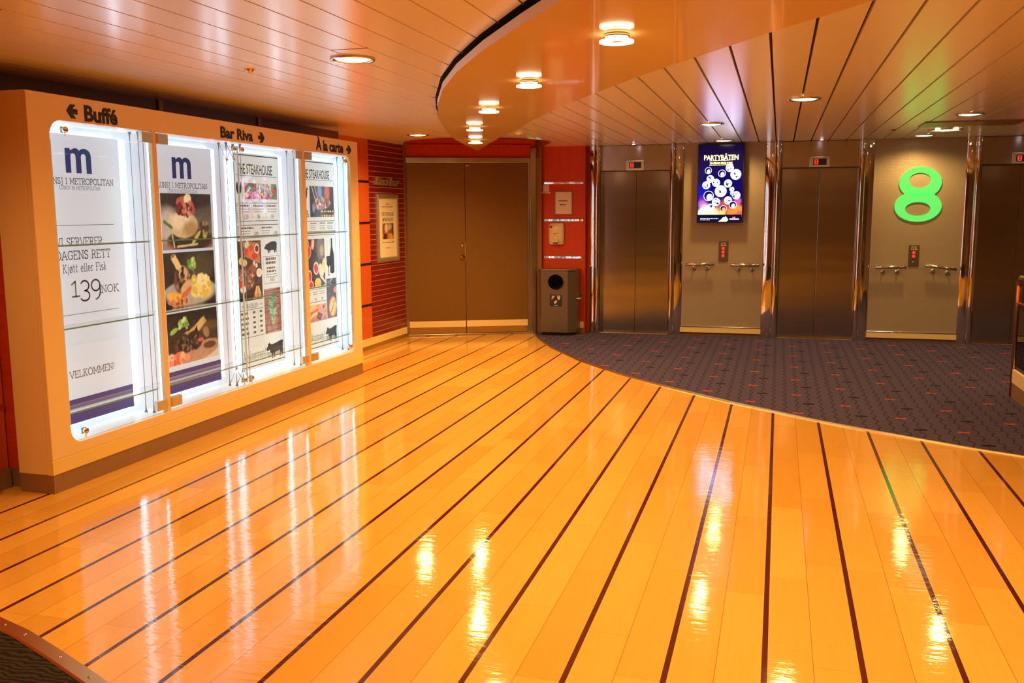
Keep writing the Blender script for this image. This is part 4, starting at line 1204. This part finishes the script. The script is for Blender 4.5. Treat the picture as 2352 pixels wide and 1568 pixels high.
grey_lines(tx, .25, .628, .34, 1, .02, .010, .0095); grey_lines(tx, .13, .598, .45, 1, .02, .010, .0095); grey_lines(tx, .22, .150, .36, 1, .02, .007, .0095)
tx.build('lettering', M['ink_soft'], t)
p = Pic(.31, .175, (150, 110, 96), 70, 91).mottle(50, 9).poly([(.0, .6), (.3, .6), (.3, 1), (.0, 1)], (190, 90, 60)).poly([(.12, .66), (.35, .66), (.35, 1), (.12, 1)], (70, 50, 80)).ell(.35, .3, .12, .3, (236, 226, 214), 0, .3).ell(.7, .82, .2, .2, (226, 160, 60), 0, .3).poly([(.88, 0), (.96, 0), (.96, .8), (.88, .8)], (80, 50, 50)).ell(.6, .25, .2, .2, (210, 190, 190), 0, .6).mottle(20, 22)
p.build('photo', M['photo_plain'], t, .14, .250, .0095)

# ------------------------------------------------------------------ double doors
door = thing('door_1', (DA.x, DA.y, 0), None, None, face=(DD.x, DD.y))
struct(door)
f = MB()
f.box((0, 2.022, -.05), (1.50, 2.082, .02)); f.box((-.012, 0, -.05), (.004, 2.08, .02)); f.box((1.452, 0, -.05), (1.478, 2.03, .012)); f.box((1.478, 0, -.06), (1.545, 2.20, .035))
f.box((0, 0, -.05), (1.47, .018, .03))
f.build('door_frame', M['brushed_light'], door, bevel=.003)
MB().box((-.01, 2.082, -.06), (1.60, 2.66, -.01)).build('overpanel', M['red_wood'], door)
MB().box((1.545, 0, -.2), (1.62, 2.66, -.01)).build('side_fill', M['plinth'], door)
cr = MB()
for v in (2.235, 2.30, 2.38): cr.box((0, v - .004, -.01), (1.5, v + .004, -.004))
cr.build('overpanel_rail', M['copper_tube'], door)
for a, b_, nm in ((.006, .704, 'l'), (.708, 1.450, 'r')):
    lf = MB().box((a, .02, -.035), (b_, 2.018, 0)).build('door_leaf', M['door'], door, bevel=.002)
    MB().box((a + .004, .098, 0), (b_ - .004, .172, .004)).build('kick_strip', M['cream_base'], lf)
    MB().box((a + .004, .024, 0), (b_ - .004, .095, .003)).build('kick_plate', M['brass'], lf)
    if nm == 'l':
        h = MB(); h.lathe([(.022, 0), (.022, .008), (.016, .010)], (.668, 1.058, 0), 20); h.lathe([(.001, .012), (.014, .012), (.016, .006)], (.668, 1.058, 0), 16)
        h.build('lock_cylinder', M['copper_tube'], lf)
        h = MB(); h.lathe([(.030, 0), (.030, .008), (.020, .012), (.014, .03)], (.672, .93, 0), 20); h.tube([(.672, .93, .012), (.672, .93, .046), (.655, .93, .052), (.640, .93, .052)], .010, 10); h.disc((.672, .90), .03, .012, .004)
        h.build('handle', M['copper_tube'], lf)
        MB().box((.697, .88, 0), (.706, 1.10, .005)).build('lock_plate', M['brass'], lf)
    else:
        MB().box((.712, 1.98, 0), (.76, 2.0, .01)).build('latch', M['copper_tube'], lf)
ds = MB(); ds.box((-.01, 0, -.4), (1.62, 2.66, -.06))
struct(ds.build('wall_door_back', M['void'], None)).parent = door

# ------------------------------------------------------------------ red wall fittings
RW = 10.92
t = thing('light_switch', (-2.735, RW, 1.668), 'cream switch plate on the red wood wall above the framed notice', 'switch', face='y')
MB().box((.008, .018, 0), (.085, .106, .012)).build('plate', M['plastic'], t, bevel=.004)
MB().box((.024, .034, .012), (.069, .09, .018)).build('rocker', M['plastic'], t, bevel=.003)
MB().box((-.004, 0, 0), (.108, .020, .020)).build('ledge', M['plastic'], t, bevel=.004)
t = thing('framed_notice', (-2.585, RW, 1.385), 'white paper notice in a dark frame on the red wood wall', 'notice', face='y')
MB().plate([(0, 0), (.222, 0), (.222, .308), (0, .308)], [[(.012, .012), (.210, .012), (.210, .296), (.012, .296)]], 0, .014).build('frame', M['plinth'], t, bevel=.002)
MB().rect(.006, .006, .216, .302, .005).build('paper', M['peach'], t)
MB().rect(.012, .012, .210, .040, .006).build('red_band', M['red_ink'], t)
n_ = MB(); n_.ring((.085, .268), (.026, .026), (.019, .019), .0055, .006); n_.disc((.085, .268), .010, .010, .006); n_.build('emblem', M['white'], t)
n_ = MB()
for (v, a, b_) in ((.187, .05, .160), (.142, .065, .145)):
    x = a
    while x < b_:
        l = .005 + .006 * random.random(); n_.rect(x, v, min(x + l, b_), v + .013, .006); x += l + .0022
n_.build('lettering', M['ink'], t)
t = thing('soap_dispenser', (-2.642, RW, 1.065), 'ivory hand sanitiser dispenser on the red wood wall above the bin', 'dispenser', face='y')
body = MB()
rows = []
for v, hw, d in ((0, .082, .05), (.02, .086, .062), (.06, .086, .082), (.10, .087, .086), (.18, .087, .084), (.235, .082, .074), (.252, .070, .05), (.256, .05, .02)):
    c = .088
    rows.append([(c - hw, v, 0), (c - hw, v, d * .72), (c - hw + .018, v, d * .94), (c - .02, v, d), (c + .02, v, d), (c + hw - .018, v, d * .94), (c + hw, v, d * .72), (c + hw, v, 0)])
body.strip(rows, False, True); body.flat([(p[0], p[2]) for p in rows[0]])
bo = MB(); bo.strip(rows, False, True); bo.add(rows[0], [tuple(range(8))]); bo.build('housing', M['plastic'], t)
pv = MB(); pv.lathe([(.034, 0), (.032, .012), (.022, .022), (.001, .025)], (.088, .075, .078), 20); pv.box((.055, .028, .070), (.121, .070, .092)); pv.build('push_lever', M['plastic'], t, bevel=.004)
lg = MB(); lg.flat([(.018, .195), (.034, .2), (.05, .212), (.046, .222), (.03, .214), (.022, .22)], .0835); lg.flat([(.022, .2), (.040, .196), (.044, .204), (.03, .208)], .0836); lg.rect(.065, .125, .11, .130, .087); lg.build('logo', M['ink'], t)
nz = MB()
for k in range(4): nz.box((.062 + .014 * k, .008, .07), (.069 + .014 * k, .03, .095))
nz.build('grip', M['ink_soft'], t)

# bin
BX, BY = -2.49, 10.60
t = thing('litter_bin', (BX, BY, .0), 'grey brown metal litter bin with a round mouth by the red wall', 'bin')
prof = [(-.215, .30), (-.215, .035), (-.180, 0), (.140, 0), (.222, .075), (.222, .30)]
bd = MB()
nn_ = len(prof)
rows = [[(p[0], p[1], z) for p in prof] for z in (.045, .765)]
# side and back walls without the front face (index 2-3)
for i in range(nn_):
    j = (i + 1) % nn_
    if i == 2: continue
    bd.quad(rows[0][i], rows[0][j], rows[1][j], rows[1][i])
bd.add(rows[0], [tuple(range(nn_))]); bd.add(rows[1], [tuple(range(nn_))])
fp = MB().plate([(-.180, .045), (.140, .045), (.140, .765), (-.180, .765)], [[(-.004 + .090 * math.cos(a * PI / 16), .635 + .090 * math.sin(a * PI / 16)) for a in range(32)]], 0, .0)
bd.add([(v[0], 0, v[1]) for v in fp.v], fp.f)
bd.build('body', M['bin'], t, recalc=True)
MB().lathe([(.090, .01), (.098, 0), (.100, -.006), (.094, -.008), (.089, 0), (.088, .03)], (-.004, 0, .635), 36, 'y').build('mouth_rim', M['bin'], t)
MB().lathe([(.088, .002), (.088, .16), (.001, .20)], (-.004, 0, .635), 28, 'y').build('inner_liner', M['black'], t)
lid = MB(); lid.prism([(p[0] * 1.02, p[1] if p[1] > .2 else p[1] - .006) for p in prof], .765, .785); lid.build('lid', M['bin'], t, bevel=.004)
ft = MB(); ft.box((-.17, .05, .006), (.17, .28, .045)); ft.build('foot', M['black'], t)
st = MB(); st.box((-.075, -.0015, .352), (.072, 0, .492)); st.build('sticker', M['navy'], t)
ic = MB()
def icq(pts): ic.add([(p[0], -.0022, p[1]) for p in pts], [tuple(range(len(pts)))])
icq([(-.058, .44), (-.042, .436), (-.015, .47), (-.02, .482), (-.035, .47), (-.04, .478), (-.052, .474), (-.045, .458)]); icq([(-.05, .43), (-.03, .445), (-.035, .45), (-.055, .437)])
icq([(.02, .432), (.045, .43), (.052, .47), (.014, .472)]); icq([(.012, .475), (.055, .475), (.055, .480), (.012, .480)])
icq([(-.03, .395), (-.012, .378), (.018, .41), (0, .428)])
for k in range(4): icq([(-.025 + .014 * k, .36), (-.016 + .014 * k, .36), (-.016 + .014 * k, .367), (-.025 + .014 * k, .367)])
ic.build('pictograms', M['sticker_ink'], t)
MB().box((.222, .10, .43), (.262, .16, .45)).build('hinge_pin', M['steel'], t)
MB().lathe([(.012, -.02), (.012, .02)], (.235, .09, .44), 12, 'x', True).build('lock_knob', M['steel'], t)

# ------------------------------------------------------------------ lift wall
def column(x0, x1, right_round, parent, name='jamb_column'):
    """Mirror-polished jamb: flat face, bull-nose towards the lift door, return into the opening."""
    fx = .55
    w = x1 - x0
    pr = [(0, .16), (0, .03), (.012, .02), (w * fx, .02)]
    r = w * (1 - fx) / 2
    c = w * fx + r
    pr += [(c - r * math.cos(math.radians(a)), .012 - r * 1.15 * math.sin(math.radians(a))) for a in range(10, 181, 14)]
    pr += [(w, .02), (w, .16)]
    if not right_round: pr = [(w - p[0], p[1]) for p in pr][::-1]
    mb = MB()
    P_ = [(x0 + p[0], WY - .03 + p[1]) for p in pr]
    mb.strip([[(p[0], p[1], 0) for p in P_], [(p[0], p[1], H - .002) for p in P_]], False, True)
    o = mb.build(name, M['chrome'], parent, recalc=False)
    m = o.modifiers.new('split', 'EDGE_SPLIT'); m.split_angle = math.radians(40)
    return o
DOORY = WY + .09
def lift(cx, label, cl, cr, wave=False):
    t = thing('lift', (cx, WY, 0), label, 'lift', 'lifts along the back wall')
    a, b_ = -.395, .405
    def loc(o):
        o.location = (-cx, -WY, 0); return o
    for p, q in ((a, .003), (.006, b_)):
        lf = MB().box((p, .09, .012), (q, .12, 1.93)).build('door_leaf', M['brushed'], t, bevel=.002)
    MB().box((a - .05, .02, 1.925), (b_ + .05, .13, H - .004)).build('header', M['brushed_light'], t)
    MB().box((a, .018, 1.918), (b_, .09, 1.926)).build('header_lip', M['black'], t)
    MB().box((a - .005, -.012, 0), (b_ + .005, .125, .014)).build('sill', M['steel'], t, bevel=.003)
    bf = MB().box((a - .02, .122, 0), (b_ + .02, .135, 1.93)).build('shaft_gap', M['void'], t)
    loc(column(cx + a - cl, cx + a, True, t)); loc(column(cx + b_, cx + b_ + cr, False, t))
    d = MB().box((-.108, .002, 1.925), (.105, .02, 2.04)).build('floor_display', M['stainless_frame'], t, bevel=.004)
    MB().box((-.070, -.0005, 1.950), (.070, .003, 2.018)).build('display_glass', M['black'], d)
    dg = MB()
    for (u0, v0, u1, v1) in ((-.055, .0, -.020, .008), (-.055, .022, -.020, .030), (-.055, .044, -.020, .052), (-.057, .002, -.047, .05), (-.028, .002, -.018, .05)):
        dg.box((u0, -.003, 1.958 + v0), (u1, -.0008, 1.958 + v1))
    dg.build('digit', M['red_led'], d)
    return t
lift(-1.64, 'steel lift with the left display, beside the red wood wall', .185, .16)
lift(.408, 'steel lift between the party poster screen and the green number', .185, .16)
lift(2.435, 'steel lift at the right edge of the picture beyond the brass railing', .15, .16)
for nm, x0, x1 in (('wall_back_panel', -1.085, -.172), ('wall_back_panel', .972, 1.892), ('wall_back_panel', 3.0, 5.4)):
    o = struct(MB().box((0, .115, -.16), (x1 - x0, H, 0)).build(nm, M['perf']))
    o.matrix_world = Matrix(((1, 0, 0, x0), (0, 0, -1, WY - .0), (0, 1, 0, 0), (0, 0, 0, 1)))
    o = struct(MB().box((x0, WY - .012, .045), (x1, WY + .1, .105)).build('baseboard_panel', M['cream_base'], bevel=.002))
    struct(MB().box((x0, WY - .014, .105), (x1, WY + .1, .118)).build('trim_11', M['steel'], bevel=.002))
    struct(MB().box((x0, WY + .02, 0), (x1, WY + .1, .045)).build('baseboard_foot', M['plinth']))
# party poster screen
t = thing('information_screen', (-.912, WY, 1.318), 'upright display screen showing a blue party poster between two lifts', 'screen', face='y')
SW, SH = .512, .880
MB().box((0, 0, .045), (SW, SH, .10)).build('bezel', M['black'], t, bevel=.006)
MB().box((.12, .2, 0), (.39, .66, .045)).build('wall_mount', M['black'], t)
k_ = 1 / E_SCREEN
p = Pic(SW - .022, SH - .022, (3, 3, 46), 150, 5)
p.grad((0, 0, 8), (1, 1, 38))
BLU = (5, 5, 78)
p.ell(.1, .62, .2, .12, (2, 2, 54), 0, .8).ell(.12, .70, .10, .05, (22, 5, 54), 0, .8)
for cx, cy, r, c_ in ((.1, .77, .10, (120, 60, 130)), (.2, .86, .16, (170, 150, 130)), (.45, .88, .14, (160, 120, 60)), (.62, .80, .16, (120, 40, 30)), (.9, .73, .08, (150, 40, 110)), (.9, .84, .12, (170, 90, 30)), (.75, .88, .10, (160, 80, 20)), (.1, .9, .12, (180, 170, 150)), (.35, .9, .12, (170, 160, 120)), (.55, .9, .08, (180, 140, 60)), (.95, .9, .08, (140, 50, 40))):
    p.ell(cx, cy, r, r / p.k, tuple(q * .5 for q in c_), 0, .7)
WHT = (122, 130, 172)
for cx, cy, r, kk in ((.22, .33, .085, 0), (.70, .30, .10, 1), (.84, .385, .135, 2), (.53, .37, .095, 3), (.27, .44, .095, 4), (.18, .52, .10, 5), (.40, .49, .10, 6), (.67, .50, .10, 7), (.51, .60, .15, 8), (.76, .575, .06, 9), (.86, .655, .105, 10), (.24, .66, .13, 11), (.41, .74, .105, 12), (.68, .72, .10, 13), (.29, .815, .10, 14), (.58, .83, .085, 15), (.79, .78, .095, 16), (.77, .63, .05, 17)):
    r *= .88
    if kk in (0, 3, 11, 15, 16):
        p.ell(cx, cy, r, r / p.k, WHT, 0, .06).ell(cx, cy, r * .92, r * .92 / p.k, (1, 1, 14), 0, .08).ell(cx + r * .1, cy + r * .25 / p.k, r * .5, r * .62 / p.k, WHT if kk != 15 else (140, 60, 20), 10, .3, .8)
    else:
        p.ell(cx, cy, r, r / p.k, WHT, 0, .06).crumbs(cx, cy, r * .7, r * .7 / p.k, [(3, 3, 26), (60, 60, 84), (40, 26, 40), (150, 152, 158)], 6, .02)
p.poly([(0, .905), (1, .905), (1, 1), (0, 1)], (1, 1, 9))
sh = p.build('display', M['screen'], t, .011, .011, .1008)
M['screen_text'] = pbr('lit_screen_lettering', (.5, .5, .3), emit=(.95, .92, .45), estr=1.3)
M['screen_white'] = pbr('lit_screen_white', (.5, .5, .5), emit=(.9, .95, 1), estr=1.3)
M['screen_pink'] = pbr('lit_screen_pink', (.5, .1, .3), emit=(1, .25, .5), estr=1.1)
tx = MB()
text_into(tx, 'PARTYBÅTEN', .068, .700, .448, .775, .1018, 0, offset=.035)
text_into(tx, 'SKAGERAKS BESTE SCENE', .134, .655, .382, .678, .1018, 0, offset=.03)
tx.quad((.128, .690, .1018), (.392, .697, .1018), (.392, .702, .1018), (.128, .695, .1018)); tx.quad((.128, .640, .1018), (.392, .646, .1018), (.392, .651, .1018), (.128, .645, .1018))
tx.build('lettering', M['screen_text'], t)
tx = MB()
tx.flat([(.24, .012), (.33, .012), (.352, .030), (.345, .048), (.330, .066), (.318, .072), (.312, .062), (.298, .064), (.275, .040)], .1018)
for (u, v) in ((.365, .034), ):
    x = u
    while x < .465: tx.rect(x, v, x + .008, v + .014, .1018); x += .0098
grey_lines(tx, .04, .044, .25, 1, .01, .006, .1018); grey_lines(tx, .04, .030, .17, 1, .01, .006, .1018)
tx.build('ship_logo', M['screen_white'], t)
tx = MB(); tx.rect(.398, .052, .412, .066, .1018); tx.rect(.416, .052, .430, .066, .1018); tx.build('pink_mark', M['screen_pink'], t)
# deck number
t = thing('deck_number', (1.196, WY, 1.322), 'large glowing green number eight on the beige panel', 'number sign', face='y')
g = MB()
g.ring((.250, .420), (.212, .170), (.112, .080), .0, .018, (.246, .445))
g.ring((.238, .168), (.236, .166), (.128, .074), .0, .018, (.238, .140))
g.build('numeral', M['green'], t)
# call panels
def call_panel(x0, z0, nb, label):
    t = thing('call_panel', (x0, WY, z0), label, 'call panel', 'lift call panels', 'y')
    MB().box((0, 0, 0), (.108, .230, .010)).build('plate', M['bin'], t, bevel=.002)
    for k in range(nb):
        MB().lathe([(.017, 0), (.017, .008), (.013, .012), (.001, .013)], (.052, .148 - k * .040, .010), 18).build('button', M['red_button'], t)
    MB().lathe([(.011, 0), (.010, .004), (.001, .004)], (.05, .042, .010), 14).build('key_switch', M['steel'], t)
    pi = MB()
    for (u, v) in ((.025, .205), (.035, .205), (.045, .205), (.055, .205), (.065, .205), (.075, .205)): pi.rect(u, v, u + .007, v + .010, .0106)
    for (u, v) in ((.025, .178), (.042, .176), (.062, .180), (.075, .176)): pi.rect(u, v, u + .009, v + .018, .0106)
    pi.build('pictograms', M['plastic'], t)
call_panel(-.664, .875, 3, 'metal call panel with three red buttons below the party poster screen')
call_panel(1.366, .842, 2, 'metal call panel with two red buttons below the green number')
# short handrails
def handrail(x0, x1, z0, z1, label):
    t = thing('handrail', (x0, WY, z0), label, 'handrail', 'short handrails beside the call panels', 'y')
    L, dz = x1 - x0, z1 - z0
    MB().tube([(0, 0, .07), (.004, 0, .07), (L * .5, dz * .5, .07), (L - .004, dz, .07), (L, dz, .07)], [.012, .019, .019, .019, .012], 14).build('bar', M['steel'], t)
    for f in (.28, .74):
        u, v = L * f, dz * f
        b_ = MB(); b_.lathe([(.026, 0), (.026, .006), (.018, .012), (.009, .014)], (u, v - .052, 0), 18); b_.tube([(u, v - .052, .01), (u, v - .052, .050), (u, v - .040, .066), (u, v - .015, .070)], .0085, 10)
        b_.build('bracket', M['steel'], t)
handrail(-1.032, -.702, .843, .845, 'short steel handrail left of the three button call panel')
handrail(-.528, -.200, .838, .840, 'short steel handrail right of the three button call panel')
handrail(1.024, 1.345, .830, .834, 'short level steel handrail left of the two button call panel')
handrail(1.530, 1.848, .855, .817, 'short sloping steel handrail right of the two button call panel')

# ------------------------------------------------------------------ stair railing at the right edge
t = thing('stair_railing', (1.79, 7.945, 0), 'brass tube railing with cream base board at the right edge on the carpet', 'railing')
pth = [(0, 0, .0), (0, 0, .86)] + [(0 + .0, -.08 + .08 * math.cos(math.radians(a)), .86 + .08 * math.sin(math.radians(a))) for a in range(15, 91, 15)] + [(0, -2.0, .94)]
MB().tube(pth, .0205, 14).build('post', M['copper_tube'], t)
MB().tube([(0, -.02, .74), (0, -2.0, .74)], .014, 12).build('lower_rail', M['copper_tube'], t)
MB().box((-.004, -.04, .26), (.004, -2.0, .70)).build('infill_panel', M['smoke_glass'], t)
MB().box((-.012, -.02, .12), (.012, -2.0, .225)).build('base_board', M['cream_base'], t, bevel=.003)
MB().box((-.010, -.02, .0), (.010, -2.0, .12)).build('kick_board', M['plinth'], t)
for y in (-1.0, -2.0): MB().tube([(0, y, 0), (0, y, .93)], .018, 12).build('post', M['copper_tube'], t)
